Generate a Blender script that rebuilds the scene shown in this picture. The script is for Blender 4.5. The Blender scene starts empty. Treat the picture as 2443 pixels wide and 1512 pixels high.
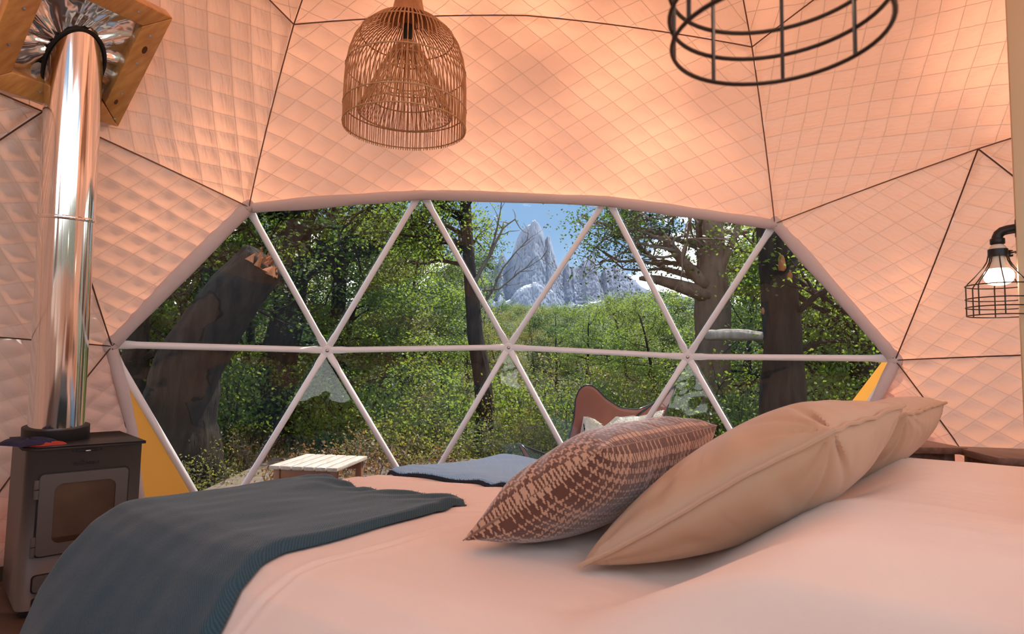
import bpy, bmesh, math, random
import numpy as np
from math import sin, cos, pi, radians, sqrt, atan
from mathutils import Vector, Matrix

random.seed(7)
RNG = np.random.default_rng(7)
SC = bpy.context.scene
COL = SC.collection

# ------------------------------------------------------------------ camera, sky, sun, exposure
FPX, YAW, PIT, ROL = 1462.10, 0.06034, 0.07395, 0.01699
CAM = np.array([-0.2420, -1.4061, 1.0152])
_F = np.array([sin(YAW)*cos(PIT), cos(YAW)*cos(PIT), sin(PIT)])
_R = np.array([cos(YAW), -sin(YAW), 0.0]); _U = np.cross(_R, _F)
CR = _R*cos(ROL)+_U*sin(ROL); CU = _U*cos(ROL)-_R*sin(ROL)
cam_data = bpy.data.cameras.new('camera')
cam = bpy.data.objects.new('camera', cam_data); COL.objects.link(cam)
cam.matrix_world = Matrix(((CR[0], CU[0], -_F[0], CAM[0]), (CR[1], CU[1], -_F[1], CAM[1]), (CR[2], CU[2], -_F[2], CAM[2]), (0, 0, 0, 1)))
cam_data.sensor_width = 36.0
cam_data.lens = FPX/2443*36.0
cam_data.clip_start = 0.02; cam_data.clip_end = 3000
cam_data.dof.use_dof = True; cam_data.dof.focus_distance = 3.6; cam_data.dof.aperture_fstop = 8.0
SC.camera = cam

def ray(x, y):
    return _F+(x-1221.5)/FPX*CR-(y-756)/FPX*CU
def at_depth(x, y, d):                      # a point of the place seen at this pixel, d metres deep
    return CAM+ray(x, y)*d
def at_height(x, y, z):                     # ... or at the height z
    r = ray(x, y); return CAM+r*((z-CAM[2])/r[2])

SUN_AZ, SUN_EL, SUN_E = radians(50), radians(63), 5.8
sun_data = bpy.data.lights.new('sun', 'SUN'); sun_data.energy = SUN_E; sun_data.angle = radians(.6); sun_data.color = (1.0, .95, .87)
sun = bpy.data.objects.new('sun', sun_data); COL.objects.link(sun)
sun.rotation_euler = Vector((sin(SUN_AZ)*cos(SUN_EL), cos(SUN_AZ)*cos(SUN_EL), sin(SUN_EL))).to_track_quat('Z', 'Y').to_euler()
sun.location = (8, 8, 14)

SC.view_settings.view_transform = 'Standard'; SC.view_settings.look = 'None'
SC.view_settings.exposure = 0.50; SC.view_settings.gamma = 1.0; SC.view_settings.use_curve_mapping = False
SC.cycles.use_denoising = True; SC.cycles.use_adaptive_sampling = True; SC.cycles.adaptive_threshold = .015
SC.cycles.max_bounces = 10; SC.cycles.diffuse_bounces = 6; SC.cycles.glossy_bounces = 4; SC.cycles.transmission_bounces = 6; SC.cycles.transparent_max_bounces = 12
SC.cycles.sample_clamp_indirect = 6.0
SC.cycles.caustics_reflective = False; SC.cycles.caustics_refractive = False

def build_world():
    w = bpy.data.worlds.new('sky'); SC.world = w; w.use_nodes = True
    nt = w.node_tree; N = nt.nodes; L = nt.links
    bg = N['Background']; bg.inputs[1].default_value = 1.0
    tc = N.new('ShaderNodeTexCoord'); sep = N.new('ShaderNodeSeparateXYZ'); L.new(tc.outputs['Generated'], sep.inputs[0])
    ramp = N.new('ShaderNodeValToRGB'); L.new(sep.outputs['Z'], ramp.inputs[0])
    e = ramp.color_ramp.elements
    e[0].position = 0.0; e[0].color = (.42, .58, .78, 1); e[1].position = .6; e[1].color = (.15, .28, .55, 1)
    m = e.new(.22); m.color = (.21, .37, .60, 1)
    mp = N.new('ShaderNodeMapping'); mp.inputs['Scale'].default_value = (1, 1, 2.2); mp.inputs['Location'].default_value = (.9, 5.5, 6.1)
    L.new(tc.outputs['Generated'], mp.inputs[0])
    nz = N.new('ShaderNodeTexNoise'); nz.inputs['Scale'].default_value = 5.5; nz.inputs['Detail'].default_value = 9; nz.inputs['Roughness'].default_value = .58
    L.new(mp.outputs[0], nz.inputs['Vector'])
    bias = N.new('ShaderNodeMapRange'); L.new(sep.outputs['Z'], bias.inputs['Value'])
    bias.inputs['From Min'].default_value = .10; bias.inputs['From Max'].default_value = .205; bias.inputs['To Min'].default_value = .17; bias.inputs['To Max'].default_value = .005
    add = N.new('ShaderNodeMath'); add.operation = 'ADD'; L.new(nz.outputs['Fac'], add.inputs[0]); L.new(bias.outputs[0], add.inputs[1])
    cr = N.new('ShaderNodeMapRange'); cr.interpolation_type = 'SMOOTHSTEP'; L.new(add.outputs[0], cr.inputs['Value'])
    cr.inputs['From Min'].default_value = .52; cr.inputs['From Max'].default_value = .63
    mix = N.new('ShaderNodeMix'); mix.data_type = 'RGBA'
    L.new(cr.outputs[0], mix.inputs['Factor']); L.new(ramp.outputs[0], mix.inputs[6]); mix.inputs[7].default_value = (3.4, 3.4, 3.4, 1)
    L.new(mix.outputs[2], bg.inputs[0])
build_world()

# ------------------------------------------------------------------ helpers
MATS = {}
def M(name, col, rough=.6, metal=0.0, spec=.5, vary=None, bump=None, sheen=0.0, trans=None, emit=None, coat=0.0):
    """principled material; vary=(scale, second colour), bump=(scale, strength, stretch), trans=(colour, share) adds translucency"""
    m = bpy.data.materials.new(name); m.use_nodes = True
    nt = m.node_tree; N = nt.nodes; L = nt.links
    b = N['Principled BSDF']; out = N['Material Output']
    b.inputs['Base Color'].default_value = (*col, 1); b.inputs['Roughness'].default_value = rough; b.inputs['Metallic'].default_value = metal
    b.inputs['Specular IOR Level'].default_value = spec
    if sheen: b.inputs['Sheen Weight'].default_value = sheen; b.inputs['Sheen Roughness'].default_value = .4
    if coat: b.inputs['Coat Weight'].default_value = coat
    tc = None
    if vary or bump:
        tc = N.new('ShaderNodeTexCoord')
    if vary:
        mp = N.new('ShaderNodeMapping'); L.new(tc.outputs['Object'], mp.inputs[0])
        if len(vary) > 2: mp.inputs['Scale'].default_value = vary[2]
        nz = N.new('ShaderNodeTexNoise'); nz.inputs['Scale'].default_value = vary[0]; nz.inputs['Detail'].default_value = 5
        L.new(mp.outputs[0], nz.inputs['Vector'])
        rp = N.new('ShaderNodeMapRange'); rp.inputs['From Min'].default_value = .35; rp.inputs['From Max'].default_value = .65; L.new(nz.outputs['Fac'], rp.inputs['Value'])
        mx = N.new('ShaderNodeMix'); mx.data_type = 'RGBA'; L.new(rp.outputs[0], mx.inputs['Factor'])
        mx.inputs[6].default_value = (*col, 1); mx.inputs[7].default_value = (*vary[1], 1)
        L.new(mx.outputs[2], b.inputs['Base Color'])
    if bump:
        mp = N.new('ShaderNodeMapping'); L.new(tc.outputs['Object'], mp.inputs[0])
        if len(bump) > 2: mp.inputs['Scale'].default_value = bump[2]
        nz = N.new('ShaderNodeTexNoise'); nz.inputs['Scale'].default_value = bump[0]; nz.inputs['Detail'].default_value = 4
        L.new(mp.outputs[0], nz.inputs['Vector'])
        bp = N.new('ShaderNodeBump'); bp.inputs['Strength'].default_value = bump[1]; bp.inputs['Distance'].default_value = bump[3] if len(bump) > 3 else .01
        L.new(nz.outputs['Fac'], bp.inputs['Height']); L.new(bp.outputs[0], b.inputs['Normal'])
    if trans:
        t = N.new('ShaderNodeBsdfTranslucent'); t.inputs[0].default_value = (*trans[0], 1)
        ms = N.new('ShaderNodeMixShader'); ms.inputs[0].default_value = trans[1]
        L.new(b.outputs[0], ms.inputs[1]); L.new(t.outputs[0], ms.inputs[2]); L.new(ms.outputs[0], out.inputs[0])
    if emit:
        b.inputs['Emission Color'].default_value = (*emit[0], 1); b.inputs['Emission Strength'].default_value = emit[1]
    MATS[name] = m
    return m

def put(o, parent=None, label=None, cat=None, group=None, kind=None):
    if o.name not in COL.objects: COL.objects.link(o)
    if parent is not None: o.parent = parent
    if label: o['label'] = label
    if cat: o['category'] = cat
    if group: o['group'] = group
    if kind: o['kind'] = kind
    return o
def empty(name, loc=(0, 0, 0), label=None, cat=None, group=None, kind=None, parent=None):
    o = bpy.data.objects.new(name, None); o.empty_display_size = .1; o.location = loc
    return put(o, parent, label, cat, group, kind)

class MB:
    """collects vertices and faces, links them as ONE mesh object; vertices are in world space unless the parent is moved"""
    def __init__(s): s.v = []; s.f = []; s.n = 0
    def add(s, V, F):
        V = np.asarray(V, float).reshape(-1, 3)
        s.v.append(V)
        if isinstance(F, np.ndarray): s.f.append((F+s.n))
        else: s.f.extend([tuple(i+s.n for i in f) for f in F])
        s.n += len(V); return s
    def mesh(s, name, mat, smooth=True):
        me = bpy.data.meshes.new(name)
        V = np.concatenate(s.v)
        loops = []; starts = []; tot = 0
        for f in s.f:
            if isinstance(f, np.ndarray):
                k = f.shape[1]; loops.append(f.ravel()); starts.append(np.arange(len(f))*k+tot); tot += f.size
            else:
                loops.append(np.array(f)); starts.append(np.array([tot])); tot += len(f)
        lo = np.concatenate(loops).astype(np.int32); st = np.concatenate(starts).astype(np.int32)
        me.vertices.add(len(V)); me.vertices.foreach_set('co', V.astype(np.float32).ravel())
        me.loops.add(len(lo)); me.loops.foreach_set('vertex_index', lo)
        me.polygons.add(len(st)); me.polygons.foreach_set('loop_start', st)
        me.update(calc_edges=True); me.validate()
        if smooth: me.polygons.foreach_set('use_smooth', np.ones(len(me.polygons), bool))
        if smooth and len(V) < 60000 and name not in ('trunk', 'limb', 'log', 'panel', 'pelt'): me.set_sharp_from_angle(angle=radians(42))
        if mat: me.materials.append(mat)
        return me
    def build(s, name, mat, parent=None, smooth=True, **kw):
        o = bpy.data.objects.new(name, s.mesh(name, mat, smooth)); put(o, parent, **kw)
        if parent is not None: o.matrix_parent_inverse = parent_world(parent).inverted()
        return o

def parent_world(p):
    m = Matrix.LocRotScale(p.location, p.rotation_euler, p.scale)
    if p.parent is not None: m = parent_world(p.parent) @ p.matrix_parent_inverse @ m
    return m

def box(c, s, rot=None, bevel=0.0):
    """box with chamfered edges -> V, F ; rot = 3x3 with columns as axes"""
    bm = bmesh.new(); bmesh.ops.create_cube(bm, size=1.0)
    for v in bm.verts: v.co = Vector((v.co.x*s[0], v.co.y*s[1], v.co.z*s[2]))
    if bevel: bmesh.ops.bevel(bm, geom=bm.edges[:], offset=bevel, segments=2, affect='EDGES', profile=.5)
    V = np.array([v.co[:] for v in bm.verts]); bm.verts.index_update(); F = [tuple(v.index for v in f.verts) for f in bm.faces]; bm.free()
    if rot is not None: V = V @ np.asarray(rot).T
    return V+np.asarray(c, float), F

def frames(P):
    P = np.asarray(P, float); n = len(P)
    T = np.gradient(P, axis=0); T /= np.linalg.norm(T, axis=1)[:, None]+1e-12
    a = np.array([0, 0, 1.0]) if abs(T[0][2]) < .9 else np.array([1.0, 0, 0])
    A = np.zeros((n, 3)); a = a-T[0]*(a@T[0]); a /= np.linalg.norm(a)
    for i in range(n):
        a = a-T[i]*(a@T[i]); a /= np.linalg.norm(a)+1e-12; A[i] = a
    return T, A, np.cross(T, A)
def tube(P, r, seg=8, cap=True, closed=False):
    P = np.asarray(P, float); n = len(P); r = np.broadcast_to(np.asarray(r, float), (n,))
    if closed:
        T = np.roll(P, -1, 0)-np.roll(P, 1, 0); T /= np.linalg.norm(T, axis=1)[:, None]
        c = P.mean(0); A = P-c; A -= T*(A*T).sum(1)[:, None]; A /= np.linalg.norm(A, axis=1)[:, None]; B = np.cross(T, A)
    else: T, A, B = frames(P)
    th = np.arange(seg)*2*pi/seg
    V = P[:, None]+(A[:, None]*np.cos(th)[None, :, None]+B[:, None]*np.sin(th)[None, :, None])*r[:, None, None]
    V = V.reshape(-1, 3); F = []
    m = n if closed else n-1
    for i in range(m):
        j = (i+1) % n
        for k in range(seg):
            l = (k+1) % seg; F.append((i*seg+k, i*seg+l, j*seg+l, j*seg+k))
    if cap and not closed:
        F.append(tuple(range(seg))[::-1]); F.append(tuple((n-1)*seg+k for k in range(seg)))
    return V, F
def circle(c, r, n=48, ax=None, ay=None):
    ax = np.array([1., 0, 0]) if ax is None else ax; ay = np.array([0, 1., 0]) if ay is None else ay
    t = np.arange(n)*2*pi/n
    return np.asarray(c)+np.outer(np.cos(t)*r, ax)+np.outer(np.sin(t)*r, ay)
def lathe(prof, c, seg=32, closed_top=False, axes=None):
    """prof = [(r, z)...] around the z axis at c"""
    prof = np.asarray(prof, float); t = np.arange(seg)*2*pi/seg
    V = np.stack([prof[:, 0][:, None]*np.cos(t), prof[:, 0][:, None]*np.sin(t), np.repeat(prof[:, 1][:, None], seg, 1)], -1).reshape(-1, 3)
    if axes is not None: V = V @ np.asarray(axes).T
    F = [(i*seg+k, i*seg+(k+1) % seg, (i+1)*seg+(k+1) % seg, (i+1)*seg+k) for i in range(len(prof)-1) for k in range(seg)]
    return V+np.asarray(c, float), F
def grid_faces(nu, nv):
    i = np.arange(nu-1)[:, None]*nv+np.arange(nv-1)[None, :]
    i = i.ravel(); return np.stack([i, i+nv, i+nv+1, i+1], 1)
def smooth01(x):
    x = np.clip(x, 0, 1); return x*x*(3-2*x)
def vnoise(P, scale, seed=0, octaves=3):
    """cheap smooth noise built of sines, in about -1..1"""
    r = np.random.default_rng(seed); P = np.asarray(P, float); out = np.zeros(P.shape[:-1]); amp = 1.0; tot = 0
    for o in range(octaves):
        for k in range(4):
            d = r.normal(size=P.shape[-1]); d /= np.linalg.norm(d)
            out += amp*np.sin((P@d)*scale*(2**o)*r.uniform(.7, 1.3)+r.uniform(0, 6.28))/2.6
        tot += amp; amp *= .5
    return out/tot
def set_uv(me, UV):
    lay = me.uv_layers.new(name='UVMap'); idx = np.zeros(len(me.loops), np.int32); me.loops.foreach_get('vertex_index', idx)
    lay.data.foreach_set('uv', np.asarray(UV, np.float32)[idx].ravel())

# ------------------------------------------------------------------ materials
def liner_material(name, tcol, share, wrinkle, ang):
    """quilted lining: stitch lines and creases as fine relief along the fabric's own UV, light comes through the cloth"""
    m = bpy.data.materials.new(name); m.use_nodes = True; nt = m.node_tree; N = nt.nodes; L = nt.links
    b = N['Principled BSDF']; out = N['Material Output']
    b.inputs['Base Color'].default_value = (.85, .75, .70, 1); b.inputs['Roughness'].default_value = .55; b.inputs['Specular IOR Level'].default_value = .25
    uv = N.new('ShaderNodeUVMap'); uv.uv_map = 'UVMap'
    sx = N.new('ShaderNodeSeparateXYZ'); L.new(uv.outputs[0], sx.inputs[0])
    def math_(op, a, b_=None):
        n = N.new('ShaderNodeMath'); n.operation = op
        for i, x in enumerate((a, b_)):
            if x is None: continue
            if isinstance(x, (int, float)): n.inputs[i].default_value = x
            else: L.new(x, n.inputs[i])
        return n.outputs[0]
    def line(c):
        fr = math_('FRACT', c); d = math_('ABSOLUTE', math_('SUBTRACT', fr, .5)); return math_('GREATER_THAN', d, .484)
    ln = math_('MAXIMUM', line(sx.outputs[0]), line(sx.outputs[1]))
    mp = N.new('ShaderNodeMapping'); mp.inputs['Rotation'].default_value = (0, 0, ang); mp.inputs['Scale'].default_value = (5, .9, 1)
    L.new(uv.outputs[0], mp.inputs[0])
    nz = N.new('ShaderNodeTexNoise'); nz.inputs['Scale'].default_value = 1.0; nz.inputs['Detail'].default_value = 1.2; nz.inputs['Distortion'].default_value = .5
    L.new(mp.outputs[0], nz.inputs['Vector'])
    nz2 = N.new('ShaderNodeTexNoise'); nz2.inputs['Scale'].default_value = .45; nz2.inputs['Detail'].default_value = 2; L.new(uv.outputs[0], nz2.inputs['Vector'])
    h = math_('MULTIPLY', nz.outputs['Fac'], math_('MULTIPLY', nz2.outputs['Fac'], wrinkle))
    h = math_('SUBTRACT', h, math_('MULTIPLY', ln, .22))
    bp = N.new('ShaderNodeBump'); bp.inputs['Strength'].default_value = .9; bp.inputs['Distance'].default_value = .012
    L.new(h, bp.inputs['Height']); L.new(bp.outputs[0], b.inputs['Normal'])
    t = N.new('ShaderNodeBsdfTranslucent'); L.new(bp.outputs[0], t.inputs['Normal'])
    mixc = N.new('ShaderNodeMix'); mixc.data_type = 'RGBA'; L.new(ln, mixc.inputs['Factor']); mixc.inputs[6].default_value = (*tcol, 1); mixc.inputs[7].default_value = (*(c*.5 for c in tcol), 1)
    L.new(mixc.outputs[2], t.inputs[0])
    ms = N.new('ShaderNodeMixShader')
    tc = N.new('ShaderNodeTexCoord'); n3 = N.new('ShaderNodeTexNoise'); n3.inputs['Scale'].default_value = .9; n3.inputs['Detail'].default_value = 2; L.new(tc.outputs['Object'], n3.inputs['Vector'])   # the translucent share varies in broad random patches
    r3 = N.new('ShaderNodeMapRange'); r3.interpolation_type = 'SMOOTHSTEP'; L.new(n3.outputs['Fac'], r3.inputs['Value']); r3.inputs['From Min'].default_value = .36; r3.inputs['From Max'].default_value = .66; r3.inputs['To Min'].default_value = share*.6; r3.inputs['To Max'].default_value = share*1.5; L.new(r3.outputs[0], ms.inputs[0])
    L.new(b.outputs[0], ms.inputs[1]); L.new(t.outputs[0], ms.inputs[2]); L.new(ms.outputs[0], out.inputs[0])
    return m
ORANGE = (1.0, .40, .21)
LINER = [liner_material('quilted lining smooth', ORANGE, .26, .28, .3), liner_material('quilted lining creased', ORANGE, .26, 1.0, .85), liner_material('quilted lining creased across', ORANGE, .26, .8, -.6)]
HEM = M('rolled lining hem', (.68, .61, .61), .6, bump=(14, .5), trans=((.9, .55, .45), .15))
SEAM = M('dark seam thread', (.20, .11, .085), .8)
STRUT = M('white painted steel', (.84, .84, .86), .38, spec=.5)
BOLT = M('zinc bolt', (.55, .53, .52), .3, metal=1.0)
COVER = M('amber dome cover', (.75, .30, .05), .5, bump=(6, .4), trans=((1.0, .42, .07), .6))

def pane_material():
    m = bpy.data.materials.new('clear window film'); m.use_nodes = True; nt = m.node_tree; N = nt.nodes; L = nt.links
    N.remove(N['Principled BSDF']); out = N['Material Output']
    tr = N.new('ShaderNodeBsdfTransparent'); tr.inputs[0].default_value = (.95, .97, .96, 1)
    gl = N.new('ShaderNodeBsdfGlossy'); gl.inputs['Roughness'].default_value = .015
    fr = N.new('ShaderNodeFresnel'); fr.inputs['IOR'].default_value = 1.5
    tc = N.new('ShaderNodeTexCoord'); nz = N.new('ShaderNodeTexNoise'); nz.inputs['Scale'].default_value = 2.2; nz.inputs['Detail'].default_value = 2; L.new(tc.outputs['Object'], nz.inputs['Vector'])
    bp = N.new('ShaderNodeBump'); bp.inputs['Strength'].default_value = .35; bp.inputs['Distance'].default_value = .03; L.new(nz.outputs['Fac'], bp.inputs['Height']); L.new(bp.outputs[0], gl.inputs['Normal'])
    ms = N.new('ShaderNodeMixShader'); L.new(fr.outputs[0], ms.inputs[0]); L.new(tr.outputs[0], ms.inputs[1]); L.new(gl.outputs[0], ms.inputs[2]); L.new(ms.outputs[0], out.inputs[0])
    return m
PANE = pane_material()

# ------------------------------------------------------------------ the dome (three-frequency geodesic, radius 3 m)
RD, ZO = 3.0, 0.56
DC = np.array([0, 0, ZO])
EL = atan(.5)
def sph(az, el): return np.array([sin(az)*cos(el), cos(az)*cos(el), sin(el)])
APEX = np.array([0, 0, 1.0])
PT = [sph(radians(-36+72*k), EL) for k in range(5)]
QT = [sph(radians(72*k), -EL) for k in range(5)]
def hub(A, B, C, i, j, k, r=RD):
    v = (A*i+B*j+C*k)/3.0; return v/np.linalg.norm(v)*r+DC
T_RING = []; M_RING = [None]*15; B_RING = [None]*15     # azimuth order, index 0 at the window's left
for k in range(5):
    P_, Pn, Q_, Qp = PT[k], PT[(k+1) % 5], QT[k], QT[(k+1) % 5]
    for i in range(3): T_RING.append(hub(P_, Pn, APEX, 3-i, i, 0))
    M_RING[(3*k+1) % 15] = hub(P_, Pn, Q_, 2, 0, 1); M_RING[(3*k+2) % 15] = hub(P_, Pn, Q_, 1, 1, 1); M_RING[(3*k+3) % 15] = hub(P_, Pn, Q_, 0, 2, 1)
    B_RING[(3*k+1) % 15] = hub(P_, Pn, Q_, 1, 0, 2); B_RING[(3*k+2) % 15] = hub(P_, Pn, Q_, 0, 1, 2); B_RING[(3*k+3) % 15] = hub(Pn, Qp, Q_, 1, 1, 1)
# T_RING[i] lies between M_RING[i] and M_RING[i+1]; so does B_RING[i]
def inward(p, d): return DC+(np.asarray(p)-DC)*(1-d/RD)

def tri_grid(A, B, C, n):
    ij = [(i, j) for i in range(n+1) for j in range(n+1-i)]
    idx = {p: q for q, p in enumerate(ij)}
    b = np.array([(n-i-j, i, j) for i, j in ij], float)/n
    V = b[:, :1]*A+b[:, 1:2]*B+b[:, 2:3]*C
    F = []
    for i in range(n):
        for j in range(n-i):
            F.append((idx[i, j], idx[i+1, j], idx[i, j+1]))
            if i+j < n-1: F.append((idx[i+1, j], idx[i+1, j+1], idx[i, j+1]))
    return V, np.array(F)
def seg_dist(V, a, b):
    ab = b-a; t = np.clip(((V-a)@ab)/(ab@ab), 0, 1); return np.linalg.norm(V-(a+t[:, None]*ab), axis=1)

def panel(tris, outline, parent, mat, n, rot=0.0, wd=.178, hd=.128, curve=.55, puff=.017, seed=0, inset=.05):
    """one sewn lining panel: dome triangles welded, bowed between the hubs and quilted in diamonds"""
    Vs = []; Fs = []; k = 0
    for A, B, C in tris:
        V, F = tri_grid(inward(A, inset), inward(B, inset), inward(C, inset), n); Vs.append(V); Fs.append(F+k); k += len(V)
    V = np.concatenate(Vs); F = np.concatenate(Fs)
    key = np.round(V, 4); _, first, inv = np.unique(key, axis=0, return_index=True, return_inverse=True); inv = inv.ravel()
    V = V[first]; F = inv[F]
    r = np.linalg.norm(V-DC, axis=1)
    V = DC+(V-DC)*((r+(RD-inset-r)*curve)/r)[:, None]
    O = [inward(p, inset) for p in outline]
    d = np.full(len(V), 9.0)
    for i in range(len(O)): 
        a, b = O[i], O[(i+1) % len(O)]
        d = np.minimum(d, seg_dist(V, a, b))
    c = V.mean(0); nrm = (DC-c)/np.linalg.norm(DC-c)
    e1 = np.cross([0, 0, 1.0], nrm); e1 /= np.linalg.norm(e1); e2 = np.cross(nrm, e1)
    x, y = (V-c)@e1, (V-c)@e2
    x = x+.012*vnoise(V, 6, seed+1); y = y+.012*vnoise(V, 6, seed+2)
    x, y = x*cos(rot)-y*sin(rot), x*sin(rot)+y*cos(rot)
    s, t = x/wd+y/hd+.13*seed, x/wd-y/hd+.37*seed
    h = puff*(np.abs(np.sin(pi*s))*np.abs(np.sin(pi*t)))**.6
    edge = smooth01(d/.05)
    h = h*edge+.012*vnoise(V, 3.2, seed+5)*smooth01(d/.25)+.003*vnoise(V, 26, seed+9)*edge - .014*(1-smooth01(d/.03))
    nd = (DC-V)/np.linalg.norm(DC-V, axis=1)[:, None]
    V = V+nd*h[:, None]
    # faces must look inwards
    a, b_, c_ = V[F[0, 0]], V[F[0, 1]], V[F[0, 2]]
    if np.cross(b_-a, c_-a)@nrm < 0: F = F[:, ::-1].copy()
    # orientation can differ between the triangles of a panel: fix each face
    fn = np.cross(V[F[:, 1]]-V[F[:, 0]], V[F[:, 2]]-V[F[:, 0]]); flip = (fn@nrm) < 0; F[flip] = F[flip][:, ::-1]
    o = MB().add(V, F).build('panel', mat, parent)
    for at_, v_ in (('shadow_terminator_geometry_offset', .3), ('shadow_terminator_shading_offset', .15)):
        if hasattr(o, at_): setattr(o, at_, v_)
    set_uv(o.data, np.stack([s, t], 1))
    return o

def seam(a, b, parent, bulge=.55, r=.0036, inset=.058):
    a, b = inward(a, inset), inward(b, inset); t = np.linspace(0, 1, 14)[:, None]
    P = a+(b-a)*t; rr = np.linalg.norm(P-DC, axis=1); P = DC+(P-DC)*((rr+(RD-inset-rr)*bulge)/rr)[:, None]
    P = P+(DC-P)/RD*.004
    MB().add(*tube(P, r, 5)).build('seam', SEAM, parent)

ceiling = empty('ceiling', DC+[0, 0, 2.9], kind='structure', label='quilted peach lining of the dome overhead')
walls = {s: empty('wall_'+s, DC, kind='structure', label='quilted peach lining of the dome, '+t) for s, t in (('left', 'behind the stove'), ('right', 'behind the lamp'), ('back', 'behind the bed head'))}
fill_panes = []
for k in range(5):                          # icosahedron faces round the apex: a wide strip below, a cap above
    A, B = PT[k], PT[(k+1) % 5]
    h = lambda i, j, l: hub(A, B, APEX, i, j, l)
    n = {0: 84, 4: 84, 1: 84}.get(k, 14)
    a0, a1, a2, a3 = h(3, 0, 0), h(2, 1, 0), h(1, 2, 0), h(0, 3, 0); b0, b1, b2 = h(2, 0, 1), h(1, 1, 1), h(0, 2, 1)
    c0, c1 = h(1, 0, 2), h(0, 1, 2); ap = h(0, 0, 3)
    if k in (2, 3):                         # clear roof window added behind the camera to brighten the bed
        fill_panes += [(a0, a1, b0), (a1, a2, b1), (a2, a3, b2), (a1, b1, b0), (a2, b2, b1)]
    else: panel([(a0, a1, b0), (a1, a2, b1), (a2, a3, b2), (a1, b1, b0), (a2, b2, b1)], [a0, a1, a2, a3, b2, b1, b0], ceiling, LINER[{0: 0, 1: 1, 4: 2}.get(k, 0)], n, rot={0: 0, 4: .27, 1: -.27}.get(k, 0), wd=.178 if k == 0 else .152, hd=.128 if k == 0 else .117, seed=k, curve=.6)
    panel([(b0, b1, c0), (b1, b2, c1), (b1, c1, c0), (c0, c1, ap)], [b0, b1, b2, c1, ap, c0], ceiling, LINER[0], max(12, n//2), seed=k+7, curve=.6)
    for p, q in ((a0, b0), (b0, b1), (b1, b2), (b0, c0), (c0, ap)): seam(p, q, ceiling, .6)
    if k != 0:
        for p, q in ((a0, a1), (a1, a2), (a2, a3)): seam(p, q, ceiling, .6)

def side_of(p):
    az = math.degrees(math.atan2(p[0], p[1]))
    return 'right' if 0 < az <= 125 else 'left' if -125 <= az <= 0 else 'back'
PULL = {}
for i in range(15):
    j = (i+1) % 15; mi, mj, ti, tj, bi, bj = M_RING[i], M_RING[j], T_RING[i], T_RING[j], B_RING[i], B_RING[j]
    upper = [] if i < 4 else [(mi, ti, mj)]
    if not i < 3: upper.append((ti, mj, tj))
    lower = [] if i < 4 else [(mi, bi, mj)]
    if i not in (0, 1, 2):
        x, z = bi, bj
        if j == 0: pass
        lower.append((bi, mj, bj))
    if 6 <= i <= 11: fill_panes += upper; upper = []       # clear panes added behind the bed head as fill too
    for T in upper+lower:
        T = list(T)
        c = sum(T)/3; s = side_of(c); near = (c-CAM)@_F > .2
        low = c[2] < ZO+.3
        if i == 14 and T[0] is bi and T[2] is bj and low:      # beside the window the lining is pulled back from the strut
            T[2] = T[2]+(T[0]-T[2])*.30
        if i == 3 and T[0] is bi and T[2] is bj and low:
            T[0] = T[0]+(T[2]-T[0])*.12
        rot = {0: .0, 1: .3, 2: -.25}[(i*2+(1 if T[1] is mj else 0)) % 3]
        panel([tuple(T)], T, walls[s], LINER[(1 if s == 'right' and c[2] > ZO+.4 else 0) if not low else 2*(i % 2)], 76 if near else 10, rot=rot if c[0] < 0 else rot*.5, wd=.172, hd=.115, curve=.6, seed=i*3+(1 if T[1] is mj else 0)+(20 if low else 0), puff=.018 if low else .015)
        e = [(0, 1), (1, 2), (2, 0)]
        if near:
            for p, q in e:
                a, b = T[p], T[q]
                if abs(a[2]-b[2]) < .12 and a[2] < ZO-.3: continue
                if not any(np.allclose(a, x) and np.allclose(b, y) for x, y in PULL.get('done', [])):
                    PULL.setdefault('done', []).append((b, a)); seam(a, b, walls[s], .6)

# the amber outer cover shows where the lining is pulled back
for nm, tri in (('wall_left', (B_RING[14], M_RING[0], B_RING[0])), ('wall_right', (B_RING[3], M_RING[4], B_RING[4]))):
    a, b, c = [DC+(p-DC)*1.006 for p in tri]
    if nm == 'wall_right': a = a+(a-c)*.16; b = b+(a-c)*.05
    V, F = tri_grid(a, b, c, 24); V = V+((V-DC)/RD)*(.012*vnoise(V, 7, 4))[:, None]
    MB().add(V, F).build('cover_flap', COVER, walls[nm[5:]], label='amber outer cover fabric')

# ------------------------------------------------------------------ window: struts, hubs and clear panes
window = empty('window_1', (0, 2.9, ZO), kind='structure', label='wide window of clear triangular panes between white dome struts')
mW, tW, bW = M_RING[:5], T_RING[:4], B_RING[:4]
def strut(a, b, r=.0195):
    d = b-a; L = np.linalg.norm(d); d /= L
    ts = np.array([.0, .03, .075, .11, .5, .89, .925, .97, 1.0]) ; P = a+np.outer(ts*L, d)
    n = (a+b)/2-DC; n /= np.linalg.norm(n); s = np.cross(d, n); s /= np.linalg.norm(s); n = np.cross(s, d)
    wide = np.array([1.05, 1.15, 1.2, 1, 1, 1, 1.2, 1.15, 1.05])*r; flat = np.array([.25, .25, .5, 1, 1, 1, .5, .25, .25])*r
    th = np.arange(14)*2*pi/14
    V = P[:, None]+s*(np.cos(th)[None, :, None]*wide[:, None, None])+n*(np.sin(th)[None, :, None]*flat[:, None, None])
    F = [(i*14+k, i*14+(k+1) % 14, (i+1)*14+(k+1) % 14, (i+1)*14+k) for i in range(8) for k in range(14)]
    F += [tuple(range(14))[::-1], tuple(8*14+k for k in range(14))]
    MB().add(V.reshape(-1, 3), F).build('strut', STRUT, window)
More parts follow.
